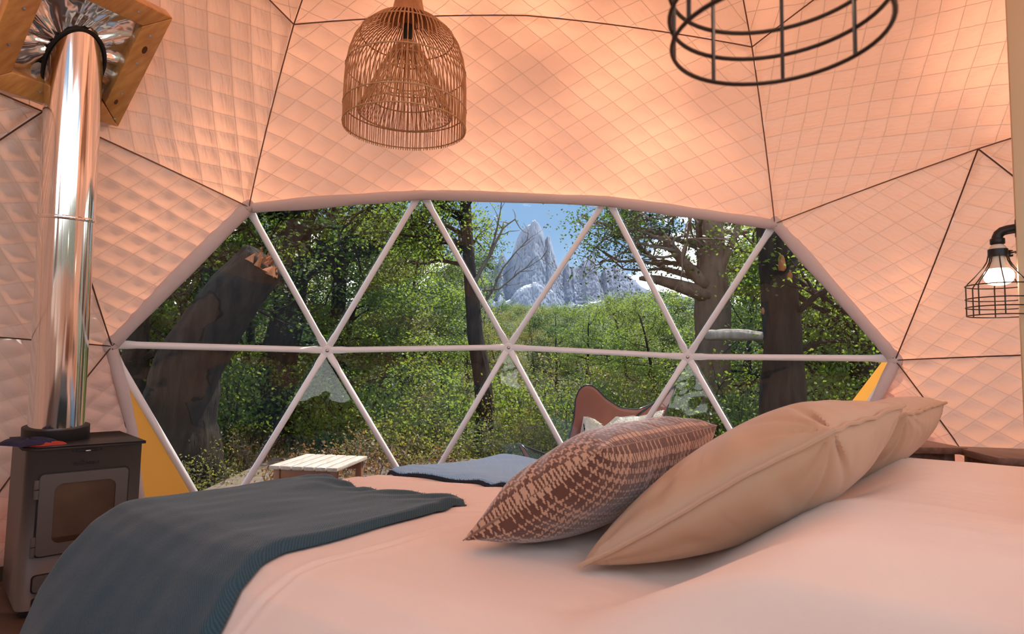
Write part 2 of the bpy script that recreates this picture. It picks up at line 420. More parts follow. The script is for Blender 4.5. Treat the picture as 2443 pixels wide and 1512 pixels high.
for i in range(4):
    strut(mW[i], mW[i+1]); strut(mW[i], tW[i]); strut(tW[i], mW[i+1]); strut(mW[i], bW[i]); strut(bW[i], mW[i+1])
    if i < 3: strut(tW[i], tW[i+1])
for p in mW[1:4]+[mW[0], mW[4]]+tW:
    n = (DC-p)/np.linalg.norm(DC-p); a = np.cross(n, [0, 0, 1.0]); a /= np.linalg.norm(a); b = np.cross(n, a)
    hb = MB().add(*lathe([(.0, .014), (.030, .014), (.036, .006), (.036, -.006), (0, -.006)], p, 20, axes=np.stack([a, b, n], 1))).build('hub', STRUT, window)
    MB().add(*lathe([(0, .026), (.010, .026), (.0115, .022), (.0115, .014), (.018, .0135), (.018, .012)], p, 6, axes=np.stack([a, b, n], 1))).build('bolt', BOLT, hb, smooth=False)
for i in range(4):
    for T in ([(mW[i], tW[i], mW[i+1]), (mW[i], bW[i], mW[i+1])]+([(tW[i], mW[i+1], tW[i+1]), (bW[i], mW[i+1], bW[i+1])] if i < 3 else [])):
        A = [DC+(p-DC)*1.009 for p in T]
        n = 14; V, F = tri_grid(*A, n)
        d = np.min([seg_dist(V, A[a], A[b]) for a, b in ((0, 1), (1, 2), (2, 0))], axis=0)
        V = V+((V-DC)/RD)*(.012*smooth01(d/.3)*(.4+vnoise(V, 4, i)))[:, None]
        MB().add(V, F).build('pane', PANE, window)
fill_window = empty('added_window', DC+[0, -1.8, 2.0], kind='structure', label='clear roof window added to the dome behind the bed for fill light')
for T in fill_panes:
    MB().add([inward(p, .0) for p in T], [(0, 1, 2)]).build('pane', PANE, fill_window)
    for a in range(3):
        MB().add(*tube([inward(T[a], .01), inward(T[(a+1) % 3], .01)], .0195, 8)).build('strut', STRUT, fill_window)
# rolled hem of the lining along the window's edge
def hem(P, w, t, parent, seed=0, mat=HEM):
    P = np.asarray(P); n = len(P); T, _, _ = frames(P); out = (P-DC)/np.linalg.norm(P-DC, axis=1)[:, None]; S = np.cross(T, out); S /= np.linalg.norm(S, axis=1)[:, None]
    th = np.arange(12)*2*pi/12; ww = w*(1+.22*vnoise(P, 9, seed)); 
    V = P[:, None]+S[:, None]*(np.cos(th)[None, :, None]*ww[:, None, None])+out[:, None]*(np.sin(th)*t)[None, :, None]
    F = [(i*12+k, i*12+(k+1) % 12, (i+1)*12+(k+1) % 12, (i+1)*12+k) for i in range(n-1) for k in range(12)]
    MB().add(V.reshape(-1, 3), F).build('hem', mat, parent)
def densify(pts, step=.03):
    pts = [np.asarray(p, float) for p in pts]; out = []
    for a, b in zip(pts[:-1], pts[1:]):
        n = max(2, int(np.linalg.norm(b-a)/step)); out += [a+(b-a)*t for t in np.arange(n)/n]
    return np.array(out+[pts[-1]])
def hemline(pts, sag=.012, seed=0):
    P = densify(pts); k = np.ones(5)/5
    Q = np.stack([np.convolve(np.pad(P[:, c], 2, 'edge'), k, 'valid') for c in range(3)], 1)
    return Q+(DC-Q)/RD*(sag*vnoise(Q, 5, seed))[:, None]
win_c = np.mean(mW, axis=0)
def toward(p, d): q = win_c-p; return p+q/np.linalg.norm(q)*d
top = [inward(p, .035)+[0, 0, -.012] for p in tW]
hem(hemline([toward(p, .0) for p in top], seed=1), .036, .022, ceiling, 1)
hem(hemline([inward(mW[0], .04), inward(tW[0], .04)], seed=2), .040, .03, walls['left'], 2)
hem(hemline([inward(mW[4], .04), inward(tW[3], .04)], seed=3), .034, .022, walls['right'], 3)
for p_, s_ in ((mW[0], 'left'), (mW[4], 'right'), (tW[0], 'left'), (tW[3], 'right')):
    c_ = inward(p_, .045); V, F = lathe([(sin(a), cos(a)) for a in np.linspace(0, pi, 11)], (0, 0, 0), 16); n_ = (DC-c_)/np.linalg.norm(DC-c_)
    V = V*.042; V = V-np.outer(V@n_, n_)*.45; V = V*(1+.18*vnoise(V, 60, 2))[:, None]; MB().add(V+c_, F).build('hem', HEM, walls[s_])
pb = B_RING[0]+(B_RING[14]-B_RING[0])*.30
mid_ = (mW[0]+pb)/2+(B_RING[14]-B_RING[0])*.02
hem(hemline([inward(mW[0], .045), inward(mW[0]*.55+pb*.45, .03)+[.02, .02, 0], inward(mW[0]*.3+pb*.7, .05)+[-.01, 0, 0], inward(pb, .04)], seed=4, sag=.05), .03, .024, walls['left'], 4)
pr = B_RING[3]+(B_RING[4]-B_RING[3])*.12
hem(hemline([inward(mW[4], .045), inward(pr, .04)], seed=5, sag=.03), .03, .022, walls['right'], 5)

# ------------------------------------------------------------------ floor
WOODF = M('dark floor boards', (.07, .042, .028), .5, vary=(6, (.10, .06, .04), (1, 12, 1)))
floor = empty('floor', (0, 0, 0), kind='structure', label='dark wooden floor boards of the dome')
for i in range(19):
    y = -2.85+i*.3; hw = sqrt(max(.05, 2.95**2-max(abs(y-.15), abs(y+.15))**2))
    MB().add(*box((0, y, -.015), (2*hw, .294, .03), bevel=.004)).build('floorboard', WOODF, floor)

RINGW = M('brown base ring', (.12, .075, .05), .6)
a_ = np.linspace(0, 2*pi, 61)[:-1]
for nm, c0, c1 in (('baseboard_left', pi/2, 3*pi/2), ('baseboard_right', -pi/2, pi/2)):
    th_ = np.linspace(c0, c1, 40); V = np.concatenate([np.stack([r_*np.cos(th_), r_*np.sin(th_), np.full(40, z_)], 1) for r_, z_ in ((2.93, -.4), (2.93, .07), (3.02, .07), (3.02, -.4))])
    MB().add(V, [(i*40+j, i*40+j+1, (i+1)*40+j+1, (i+1)*40+j) for i in range(3) for j in range(39)]).build(nm, RINGW, kind='structure', label='low base ring under the dome lining')
# ------------------------------------------------------------------ bed
BO = np.array([-1.20, .50, 0.0]); BU = np.array([.656, .752, 0.0]); BV = np.array([.752, -.656, 0.0])
BW, BL, BZ = 1.70, 2.04, .60
def bed(u, v, z): 
    u, v, z = np.broadcast_arrays(np.asarray(u, float), np.asarray(v, float), np.asarray(z, float))
    return BO+u[..., None]*BU+v[..., None]*BV+z[..., None]*np.array([0, 0, 1.0])
_D = np.array([0, .06, .13, .21, .30, .42, .60, .85, 1.2]); _O = np.array([0, .058, .118, .172, .220, .265, .305, .335, .36]); _H = np.array([0, .010, .042, .100, .175, .285, .46, .585, .59])
def mound(u, v):
    m = smooth01((v-1.46+.09*np.exp(-(u/.32)**2)-.05*np.sin(u*7))/.36)*(.94+.22*np.exp(-((u-.15)/.3)**2))
    a = np.exp(-((u-.42)/.40)**4)+np.exp(-((u-1.28)/.40)**4)
    return .155*m*np.clip(.55+.45*a, 0, 1)*smooth01((u+.05)/.12)
def bed_surface(a, b, off=0.0, flare=0.0):
    """a, b: cloth coordinates measured over the bed's top from its near foot corner; beyond the edge the cloth rolls over and hangs"""
    a = np.asarray(a, float); b = np.asarray(b, float)
    ca = np.clip(a, 0, BW); cb = np.clip(b, 0, BL+.2)
    da, db = a-ca, b-cb
    d = np.hypot(da, db); n0 = da/np.maximum(d, 1e-9); n1 = db/np.maximum(d, 1e-9)
    out = np.interp(d, _D, _O); drop = np.interp(d, _D, _H)
    corner = np.abs(n0*n1)*2
    out = out*(1-.55*np.abs(n1))
    out = out+flare*corner*smooth01(d/.5)
    rip = smooth01((d-.18)/.4)
    z = BZ+mound(ca, cb)*np.clip(1-d*1.2, 0, 1)-drop-(.035+.05*smooth01((ca-.45)/1.0))*smooth01((1.25-cb)/.9)
    dz = np.interp(d+.01, _D, _H)-drop; do = np.interp(d+.01, _D, _O)-np.interp(d, _D, _O); q = np.hypot(dz, do)+1e-9
    nz_, no_ = do/q, dz/q
    out = out+off*no_; z = z+off*nz_
    return ca+n0*out, cb+n1*out, z, rip, d
DUVET = M('peach cotton', (.87, .75, .64), .75, spec=.25, sheen=.25, bump=(420, .06), vary=(1.3, (.87, .73, .61)))
MATT = M('mattress ticking', (.75, .68, .6), .8)
DKWOOD = M('dark walnut wood', (.13, .07, .05), .42, vary=(4, (.20, .115, .085), (14, 1.5, 14)))
bedo = empty('bed', bed(BW/2, 1.0, 0), label='wide bed with a dark wooden base under the peach duvet', cat='bed')
Rb = np.stack([BU, BV, [0, 0, 1.0]], 1)
def bbox(u, v, z, su, sv, sz, bevel): return box(bed(u, v, z), (su, sv, sz), Rb, bevel)
def flipbox(t): V, F = t; return V, [f[::-1] for f in F]
MB().add(*flipbox(bbox(BW/2, 1.06, .37, 1.50, 1.88, .24, .05))).build('mattress', MATT, bedo)
MB().add(*flipbox(bbox(BW/2, 1.04, .21, 1.52, 1.90, .08, .01))).build('bed_frame', DKWOOD, bedo)
for u in (.16, BW-.16):
    for v in (.16, 1.9): MB().add(*flipbox(bbox(u, v, .09, .08, .08, .18, .006))).build('leg', DKWOOD, bedo)

na, nb = 300, 280
A = np.linspace(-.72, BW+.62, na)[:, None]*np.ones((1, nb)); B = np.ones((na, 1))*np.linspace(-.60, BL+.032, nb)[None, :]
P2 = np.stack([A, B], -1)
u, v, z, rip, d = bed_surface(A, B, .0, .05)
cross = .79*A-.61*B
fold = np.sin(cross*2*pi/.085+1.2*vnoise(P2, 3, 2))*.0055*smooth01((A-.45)/.15)*smooth01((1.25-A)/.2)*smooth01((1.25-B)/.3)
soft = .010*vnoise(P2, 4.5, 3)*(1-rip)+.014*smooth01((B-1.1)/.4)*vnoise(P2*[1.5, .8], 5.5, 8)
crease = .016*smooth01((B-1.15)/.35)*np.sin(A*9+B*5+2*vnoise(P2, 3, 12))*smooth01((1.75-B)/.3)
radial = .0035*vnoise(np.stack([A*5, B*1.2], -1), 6, 14)*smooth01((B-.75)/.2)
z = z+fold+soft+crease*.6+radial
hang = rip*.025*np.sin(B*13+1.5*np.sin(A*3)+A*2)
seamd = np.abs(B-(.86+.02*np.sin(A*4)))
z = z-.006*np.exp(-(seamd/.006)**2)+.004*np.exp(-((seamd-.02)/.012)**2)
V = bed(u-hang*(A < 0), v, np.maximum(z, .06))
duv = MB().add(V.reshape(-1, 3), grid_faces(na, nb)[:, ::-1].copy()).build('duvet', DUVET, label='peach duvet spread over the bed, humped over the pillows at its head', cat='duvet')

def twill(name, c1, c2, scale, rough=.9, bumps=.35, sheen=.6):
    m = M(name, c1, rough, spec=.2, sheen=sheen); nt = m.node_tree; N = nt.nodes; L = nt.links; b = N['Principled BSDF']
    uv = N.new('ShaderNodeUVMap'); uv.uv_map = 'UVMap'
    w = N.new('ShaderNodeTexWave'); w.inputs['Scale'].default_value = scale; w.inputs['Distortion'].default_value = 1.5; w.inputs['Detail'].default_value = 2; w.inputs['Detail Scale'].default_value = 6; w.bands_direction = 'DIAGONAL'
    L.new(uv.outputs[0], w.inputs['Vector'])
    nz = N.new('ShaderNodeTexNoise'); nz.inputs['Scale'].default_value = 90; nz.inputs['Detail'].default_value = 4; L.new(uv.outputs[0], nz.inputs['Vector'])
    mx = N.new('ShaderNodeMix'); mx.data_type = 'RGBA'; L.new(w.outputs['Fac'], mx.inputs['Factor']); mx.inputs[6].default_value = (*c1, 1); mx.inputs[7].default_value = (*c2, 1); L.new(mx.outputs[2], b.inputs['Base Color'])
    ad = N.new('ShaderNodeMath'); ad.operation = 'ADD'; L.new(w.outputs['Fac'], ad.inputs[0]); L.new(nz.outputs['Fac'], ad.inputs[1])
    bp = N.new('ShaderNodeBump'); bp.inputs['Strength'].default_value = bumps; bp.inputs['Distance'].default_value = .003; L.new(ad.outputs[0], bp.inputs['Height']); L.new(bp.outputs[0], b.inputs['Normal'])
    return m
THROW = twill('slate blue wool', (.030, .072, .092), (.052, .106, .132), 80, sheen=.3)
FRINGE = M('dark wool edge', (.045, .065, .08), .95)
FARTHROW = twill('blue wool', (.26, .50, .74), (.34, .58, .82), 62, sheen=.3)
NAVY = M('navy wool edge', (.012, .018, .03), .9)

def throw(name, a0, a1, b0, b1, mat, label, T=.022, flare=.02, seed=0, na=150, nb=130, ragged=.02, wav=.012):
    s = np.linspace(0, 1, na)[:, None]*np.ones((1, nb)); t = np.ones((na, 1))*np.linspace(0, 1, nb)[None, :]
    A = a0+(a1-a0)*s; B = b0+(b1-b0)*t
    P2 = np.stack([A, B], -1)
    far_edge = smooth01((s-.75)/.25) if a1 < BW else smooth01((.25-s)/.25)
    A = A+far_edge*(ragged*np.sin(B*11+seed)+.04*(B-b0)*(1 if a1 < BW else 4.0))
    B = B+.015*np.sin(A*5+seed)+.10*t*smooth01(-A/.3)
    A = A+.13*(1-t)*smooth01(-A/.5)*(1 if a0 < 0 else 0)
    dist = np.minimum(np.minimum(s, 1-s)*(a1-a0), np.minimum(t, 1-t)*(b1-b0)); r = T
    off = .010+T*np.sqrt(np.clip(1-((r-np.minimum(dist, r))/r)**2, 0, 1))
    wr = vnoise(P2*[1, 1.6], 9, seed)*.008+wav*np.sin(A*8+B*21+1.5*vnoise(P2, 4, seed+1))*far_edge*.6
    wr *= smooth01(dist/.04)
    P3 = np.stack([A, B], -1); vs = []
    for o in (off+np.abs(wr)*.0+np.maximum(wr, -.006), np.full_like(off, .006)):
        u, v, z, rip, d = bed_surface(A, B, o, flare)
        h = rip*.03*np.sin(B*10+A*3+seed)
        fold = np.sin((.79*A-.61*B)*2*pi/.085+1.2*vnoise(P3, 3, 2))*.0055*smooth01((A-.45)/.15)*smooth01((1.25-A)/.2)*smooth01((1.25-B)/.3)
        vs.append(bed(u-h*(A < 0), v-h*.5*(B < 0), np.maximum(z+fold+np.where(o < .0061, .5, 1)*0+.010*vnoise(P3, 4.5, 3)*(1-rip), .03)))
    m = MB()
    F = grid_faces(na, nb)
    n = na*nb; V = np.concatenate([vs[0].reshape(-1, 3), vs[1].reshape(-1, 3)])
    ring = [i*nb for i in range(na)]+[(na-1)*nb+j for j in range(1, nb)]+[i*nb+nb-1 for i in range(na-2, -1, -1)]+[j for j in range(nb-2, 0, -1)]
    ring = np.array(ring); rn = np.roll(ring, -1); side = np.stack([ring, rn, rn+n, ring+n], 1)
    m.add(V, np.concatenate([F[:, ::-1], F+n, side]))
    o = m.build(name, mat, label=label, cat='blanket'); set_uv(o.data, np.concatenate([P2.reshape(-1, 2)]*2))
    return o, vs[0]
t1, tv = throw('throw_blanket', -.62, .58, -.26, .72, THROW, 'dark slate blue wool throw hanging over the near side of the bed foot', seed=1)
f1, fv = throw('throw_blanket', .93, BW+.5, -.30, .70, FARTHROW, 'lighter blue wool throw with a navy edge, across the far side of the bed foot', seed=4, T=.014, ragged=.025)
def fringe(pts, nrm, mat, parent, name='fringe', n=500, ln=.012, seed=0, w=.0012):
    r = np.random.default_rng(seed); k = r.uniform(0, len(pts)-1.001, n); i = k.astype(int); f = (k-i)[:, None]
    P = pts[i]*(1-f)+pts[i+1]*f; dr = nrm+r.normal(size=(n, 3))*.55; dr /= np.linalg.norm(dr, axis=1)[:, None]
    sd = np.cross(dr, [0, 0, 1.0]); sd /= np.linalg.norm(sd, axis=1)[:, None]+1e-9
    L = ln*r.uniform(.4, 1.1, n)[:, None]
    V = np.stack([P-sd*w, P+sd*w, P+dr*L+sd*w*.4, P+dr*L-sd*w*.4], 1).reshape(-1, 3)
    MB().add(V, np.arange(n*4).reshape(-1, 4)).build(name, mat, parent, kind='stuff')
fringe(tv[-2, :, :]+[0, 0, -.004], BU, FRINGE, t1, n=900, ln=.010)
MB().add(*tube(fv[0, :, :]+[0, 0, -.002], .0075+.003*np.abs(vnoise(fv[0, :, :], 30, 3)), 8)).build('navy_edge', NAVY, f1, label='navy binding of the blue throw')
fringe(fv[0, :, :]+[0, 0, .004], -BU*.6+[0, 0, .5], NAVY, f1, n=700, ln=.010, seed=5)
fringe(tv[:, 2, :], -BV, FRINGE, t1, n=300, ln=.008, seed=6)

# ------------------------------------------------------------------ cushions and pillows
def cushion(name, corners, T, mat, label, cat, piping=None, seed=0, n=90, pinch=.05, wr=.010, pw=.55, fold_=.010):
    """corners: near-bottom, near-top, far-top, far-bottom; front side looks to the bed's foot"""
    c = [np.asarray(x, float) for x in corners]
    s = np.linspace(-1, 1, n)[:, None]*np.ones((1, n)); t = np.ones((n, 1))*np.linspace(-1, 1, n)[None, :]
    S = s*(1-pinch*(1-t**2)*1.0*np.abs(s)); Tt = t*(1-pinch*(1-s**2)*np.abs(t))
    a, b = (S+1)/2, (Tt+1)/2                      # a: near -> far, b: bottom -> top
    P = ((1-a)*(1-b))[..., None]*c[0]+((1-a)*b)[..., None]*c[1]+(a*b)[..., None]*c[2]+(a*(1-b))[..., None]*c[3]
    nrm = np.cross(c[2]-c[0], c[3]-c[1]); nrm /= np.linalg.norm(nrm)
    if nrm@(-BV) < 0: nrm = -nrm
    prof = ((1-np.abs(s)**2.6)*(1-np.abs(t)**2.6))**pw
    Q = np.stack([s, t], -1); ang = np.arctan2(np.abs(t), np.abs(s)); rad = np.maximum(np.abs(s), np.abs(t))
    wrk = wr*vnoise(np.stack([np.arctan2(t, s)*3.0, rad*.6], -1), 3.2, seed)*smooth01((rad-.45)/.4)*smooth01((1-rad)/.08)+wr*.8*vnoise(Q, 3.0, seed+3)*prof
    rc = np.random.default_rng(seed+50)
    for cs in (-1, 1):
        for ct in (-1, 1):                    # folds fanning out from the corners
            ds, dt = 1-s*cs, 1-t*ct; th = np.arctan2(dt, ds); rd = np.hypot(ds, dt)
            for q in range(5):
                t0, w0, r0 = (q+.5)/5*pi/2+rc.normal()*.1, rc.uniform(.05, .10), rc.uniform(.5, 1.1)
                wrk = wrk-fold_*rc.uniform(.5, 1.2)*np.exp(-((th-t0-.15*rd)/w0)**2)*smooth01(rd/.15)*smooth01((r0-rd)/.5)
    front = P+nrm*(T*.5*prof+wrk+.001)[..., None]
    back = P-nrm*(T*.5*prof+wrk*.8+.001)[..., None]
    F = grid_faces(n, n); N_ = n*n
    V = np.concatenate([front.reshape(-1, 3), back.reshape(-1, 3)])
    ring = np.array([i*n for i in range(n)]+[(n-1)*n+j for j in range(1, n)]+[i*n+n-1 for i in range(n-2, -1, -1)]+[j for j in range(n-2, 0, -1)])
    rn = np.roll(ring, -1); side = np.stack([ring, ring+N_, rn+N_, rn], 1)
    o = MB().add(V, np.concatenate([F, F[:, ::-1]+N_, side])).build(name, mat, label=label, cat=cat)
    bm = bmesh.new(); bm.from_mesh(o.data); bmesh.ops.recalc_face_normals(bm, faces=bm.faces); bm.to_mesh(o.data); bm.free()
    Wd, Hg = np.linalg.norm(c[3]-c[0]), np.linalg.norm(c[1]-c[0]); uv = np.stack([s*.5*Wd, t*.5*Hg], -1).reshape(-1, 2); set_uv(o.data, np.concatenate([uv, uv+[.37, .11]]))
    if piping:
        E = P.reshape(-1, 3)[ring]; d = np.linspace(0, 2*pi, len(E))
        cen = P.reshape(-1, 3).mean(0)
        out = (E-cen); out /= np.linalg.norm(out, axis=1)[:, None]
        E = E+out*.004+nrm*(.007*vnoise(E, 18, seed+6))[:, None]
        MB().add(*tube(E, .0052, 6, closed=True)).build('piping', piping, o)
    return o
PILLOW = M('sand cotton satin', (.50, .345, .225), .5, spec=.4, sheen=.15, bump=(300, .05))
PIPING = M('sand cotton piping', (.50, .345, .23), .6)
def bp(u, v, z): return bed(u, v, z)
cushion('pillow', [bp(.27, 1.33, .618), bp(.47, 1.75, .90), bp(1.20, 1.80, .915), bp(1.02, 1.36, .62)], .23, PILLOW, 'sand coloured pillow nearest the camera, leaning on the bed head behind the plaid cushion', 'pillow', PIPING, seed=2)
cushion('pillow', [bp(1.10, 1.42, .63), bp(1.25, 1.80, .885), bp(1.92, 1.86, .90), bp(1.72, 1.45, .63)], .21, PILLOW, 'farther sand coloured pillow, its pointed corner before the side tables', 'pillow', PIPING, seed=9)

def plaid():
    m = M('brown plaid wool', (.12, .05, .03), .9, spec=.2, sheen=.8); nt = m.node_tree; N = nt.nodes; L = nt.links; b = N['Principled BSDF']
    uv = N.new('ShaderNodeUVMap'); uv.uv_map = 'UVMap'; sx = N.new('ShaderNodeSeparateXYZ'); L.new(uv.outputs[0], sx.inputs[0])
    def mt(op, a, b_=None):
        n = N.new('ShaderNodeMath'); n.operation = op
        for i, x in enumerate((a, b_)):
            if x is None: continue
            if isinstance(x, (int, float)): n.inputs[i].default_value = x
            else: L.new(x, n.inputs[i])
        return n.outputs[0]
    NT = 390.0
    i = mt('FLOOR', mt('MULTIPLY', mt('ADD', sx.outputs[0], 2.0), NT)); j = mt('FLOOR', mt('MULTIPLY', mt('ADD', sx.outputs[1], 2.0), NT))
    def thread(i, sh):
        k = mt('MODULO', mt('ADD', i, sh), 56.0)
        hound = mt('MULTIPLY', mt('LESS_THAN', k, 24.0), mt('LESS_THAN', mt('MODULO', k, 8.0), 4.0))
        fine = mt('MULTIPLY', mt('GREATER_THAN', k, 30.0), mt('LESS_THAN', mt('MODULO', k, 8.0), 2.0))
        return mt('MAXIMUM', hound, fine)
    wp, wf = thread(i, 5.0), thread(j, 20.0)
    tw = mt('LESS_THAN', mt('MODULO', mt('ADD', i, j), 4.0), 2.0)
    fac = mt('ADD', mt('MULTIPLY', tw, wp), mt('MULTIPLY', mt('SUBTRACT', 1.0, tw), wf))
    mx = N.new('ShaderNodeMix'); mx.data_type = 'RGBA'; L.new(fac, mx.inputs['Factor']); mx.inputs[6].default_value = (.135, .058, .038, 1); mx.inputs[7].default_value = (.56, .34, .22, 1)
    L.new(mx.outputs[2], b.inputs['Base Color'])
    nz = N.new('ShaderNodeTexNoise'); nz.inputs['Scale'].default_value = 220; L.new(uv.outputs[0], nz.inputs['Vector'])
    bp_ = N.new('ShaderNodeBump'); bp_.inputs['Strength'].default_value = .5; bp_.inputs['Distance'].default_value = .003; L.new(nz.outputs['Fac'], bp_.inputs['Height']); L.new(bp_.outputs[0], b.inputs['Normal'])
    return m
cushion('plaid_cushion', [bp(.22, 1.06, .625), bp(.28, 1.37, .848), bp(.86, 1.40, .855), bp(.80, 1.06, .625)], .195, plaid(), 'brown and beige plaid wool cushion in front of the sand coloured pillows', 'cushion', None, seed=5, pinch=.03, fold_=.006)

# ------------------------------------------------------------------ headboard partition and bedside lamps
PLY = M('tan plywood', (.55, .41, .25), .5, vary=(3, (.60, .45, .28), (1, 1, .12)))
part = empty('headboard', bed(.85, 2.13, 0), label='tan plywood headboard with two tall posts at the head of the bed', cat='headboard')
MB().add(*flipbox(bbox(.76, 2.145, .43, 1.96, .03, .74, .004))).build('plywood_panel', PLY, part)
for u in (-.25, 1.77): MB().add(*flipbox(bbox(u, 2.108, 1.26, .065, .07, 2.52, .004))).build('post', PLY, part)
BLACK = M('black iron', (.012, .011, .011), .45, metal=.3)
WIRE = M('dark wire', (.045, .028, .022), .4, metal=.6)
PORC = M('pale lamp base', (.62, .52, .42), .4)
BULB = M('lit bulb', (1, 1, 1), .3, emit=((1.0, .86, .70), 9.0))
def bedside_lamp(p, wall_v, label, u_off=0.0, rot=0.0):
    """p = centre of the cage's bottom ring"""
    t = empty('bedside_lamp', p, label=label, cat='lamp', group='caged lamps beside the bed head')
    p = np.asarray(p, float); Z = np.array([0, 0, 1.0]); rc = .09
    cg = MB()
    for z in (0, .028, .056, .100):
        cg.add(*tube(circle(p+Z*z, rc+(.002 if z else 0), 56), .0021, 6, closed=True))
    cage = cg.build('cage', WIRE, t)
    for k in range(8):
        a = rot+k*2*pi/8; d = np.array([cos(a), sin(a), 0])
        pr = [(rc, 0), (rc, .05), (rc, .100), (rc*.93, .109), (rc*.70, .132), (rc*.47, .158), (rc*.34, .180), (rc*.28, .205)]
        MB().add(*tube([p+d*r+Z*z for r, z in pr], .0021, 6)).build('wire', WIRE, cage)
    MB().add(*lathe([(.022, .196), (.0275, .196), (.0275, .221), (.022, .221), (.022, .196)], p, 28)).build('clamp_ring', BLACK, t)
    lug = MB().add(*box(p+[.038, 0, .2085], (.022, .012, .022), bevel=.002)).build('lug', BLACK, t)
    MB().add(*lathe([(0, .017), (.005, .017), (.006, .0), (0, 0)], p+[.040, -.006, .2085], 10, axes=np.array([[1, 0, 0], [0, 0, -1], [0, 1, 0]]))).build('screw', BOLT, lug)
    MB().add(*lathe([(.020, .200), (.024, .225), (.020, .232), (.012, .240)], p, 24)).build('socket', PORC, t)
    MB().add(*lathe([(.019, .200), (.0215, .180), (.024, .163), (.029, .155)], p, 24)).build('bulb_base', PORC, t)
    MB().add(*lathe([(.029, .155), (.038, .146), (.0415, .134), (.0395, .120), (.031, .108), (.016, .102), (0, .1005)], p, 28)).build('bulb', BULB, t)
    w = BV
    pipe = MB().add(*tube([p+Z*.236, p+Z*.262, p+Z*.272+w*.004, p+Z*.280+w*.013, p+Z*.284+w*.028, p+Z*.286+w*.05], .0155, 14)).build('elbow', BLACK, t)
    MB().add(*lathe([(.0185, .238), (.0205, .240), (.0205, .256), (.0185, .258)], p, 8)).build('nut', BLACK, t, smooth=False)
    q = p+Z*.286; vv = (p-BO)@BV; ln = wall_v-vv
    MB().add(*tube([q+w*.045, q+w*ln], .0105, 14)).build('pipe_arm', BLACK, t)
    MB().add(*tube([q+w*(ln-.012), q+w*ln], .03, 20)).build('wall_flange', BLACK, t)
    return t
near_c = at_depth(1852, 92, .545); far_c = at_depth(2387, 753, 2.02)
bedside_lamp(near_c, 2.075, 'black wire cage lamp near the camera, high above the bed', rot=.25)
bedside_lamp(far_c, 2.075, 'lit caged bulb lamp on a black pipe arm, in front of the quilted wall', rot=.2)

# two dark side tables beyond the bed head
def side_table(c, ang, w, d, h, label):
    t = empty('side_table', (c[0], c[1], 0), label=label, cat='table', group='side tables beyond the bed'); R = np.array([[cos(ang), -sin(ang), 0], [sin(ang), cos(ang), 0], [0, 0, 1.0]])
    at = lambda x, y, z: np.array([c[0], c[1], 0])+R@np.array([x, y, z])
    MB().add(*box(at(0, 0, h-.014), (w, d, .028), R, .004)).build('table_top', DKWOOD, t)
    MB().add(*box(at(0, 0, h-.07), (w-.09, d-.09, .08), R, .003)).build('apron', DKWOOD, t)
    for sx in (-1, 1):
        for sy in (-1, 1): MB().add(*box(at(sx*(w/2-.055), sy*(d/2-.055), (h-.028)/2), (.045, .045, h-.028), R, .003)).build('leg', DKWOOD, t)
p1 = at_height(2308, 1060, .70); p2 = at_height(2303, 1071, .70)

side_table(at_depth(2143, 1056, 2.75)[:2], -.06, .36, .36, .690, 'small dark wooden side table behind the farther sand pillow')
side_table(at_depth(2488, 1072, 2.45)[:2], -.24, .50, .34, .686, 'dark wooden side table at the wall below the lit caged lamp')

# ------------------------------------------------------------------ stove
STEEL = M('grey brown stove enamel', (.125, .112, .102), .45, metal=.2, bump=(160, .04))
STEELD = M('dark stove steel', (.03, .027, .026), .5, metal=.4)
GLASS = M('sooty stove glass', (.045, .022, .012), .05, spec=.9, coat=.6, vary=(4, (.09, .055, .035)))
CHROME = M('polished steel flue', (.80, .77, .75), .10, metal=1.0)
LETTER = M('black lettering', (.006, .006, .006), .6)
SF = np.array([-1.962, 1.110, 0.0]); SX = np.array([.753, .658, 0.0]); SN = np.array([.658, -.753, 0.0])     # front left foot, along the front, out of the front
def sp(x, y, z): return SF+SX*x+SN*y+np.array([0, 0, z])
SR = np.stack([SX, SN, [0, 0, 1.0]], 1)
def sbox(x, y, z, sx, sy, sz, bevel=.003): 
    V, F = box(sp(x, y, z), (sx, sy, sz), SR, bevel); return V, [f[::-1] for f in F]
stove = empty('wood_stove', sp(.2, -.23, 0), label='grey brown steel wood stove with a glass door, left of the bed', cat='stove')
SWD, SD = .392, .44
def rounded(x0, x1, z0, z1, r, y, n=6):
    pts = []
    for cx, cz, a0 in ((x1-r, z1-r, 0), (x0+r, z1-r, pi/2), (x0+r, z0+r, pi), (x1-r, z0+r, 3*pi/2)):
        for k in range(n+1): a = a0+k*pi/2/n; pts.append(sp(cx+r*cos(a), y, cz+r*sin(a)))
    return np.array(pts)
def plate(x0, x1, z0, z1, r, y0, y1, hole=None):
    """rounded plate from depth y0 to y1 (outwards), with a rounded hole"""
    m = MB(); a, b = rounded(x0, x1, z0, z1, r, y0), rounded(x0, x1, z0, z1, r, y1); n = len(a)
    side = [(i, (i+1) % n, n+(i+1) % n, n+i) for i in range(n)]
    m.add(np.concatenate([a, b]), side)
    if hole is None: m.add(b, [tuple(range(n))])
    else:
        h1, h0 = rounded(*hole, y1), rounded(*hole, y0)
        m.add(np.concatenate([b, h1]), [(i, (i+1) % n, n+(i+1) % n, n+i) for i in range(n)])
        m.add(np.concatenate([h1, h0]), [(i, (i+1) % n, n+(i+1) % n, n+i) for i in range(n)])
    return m
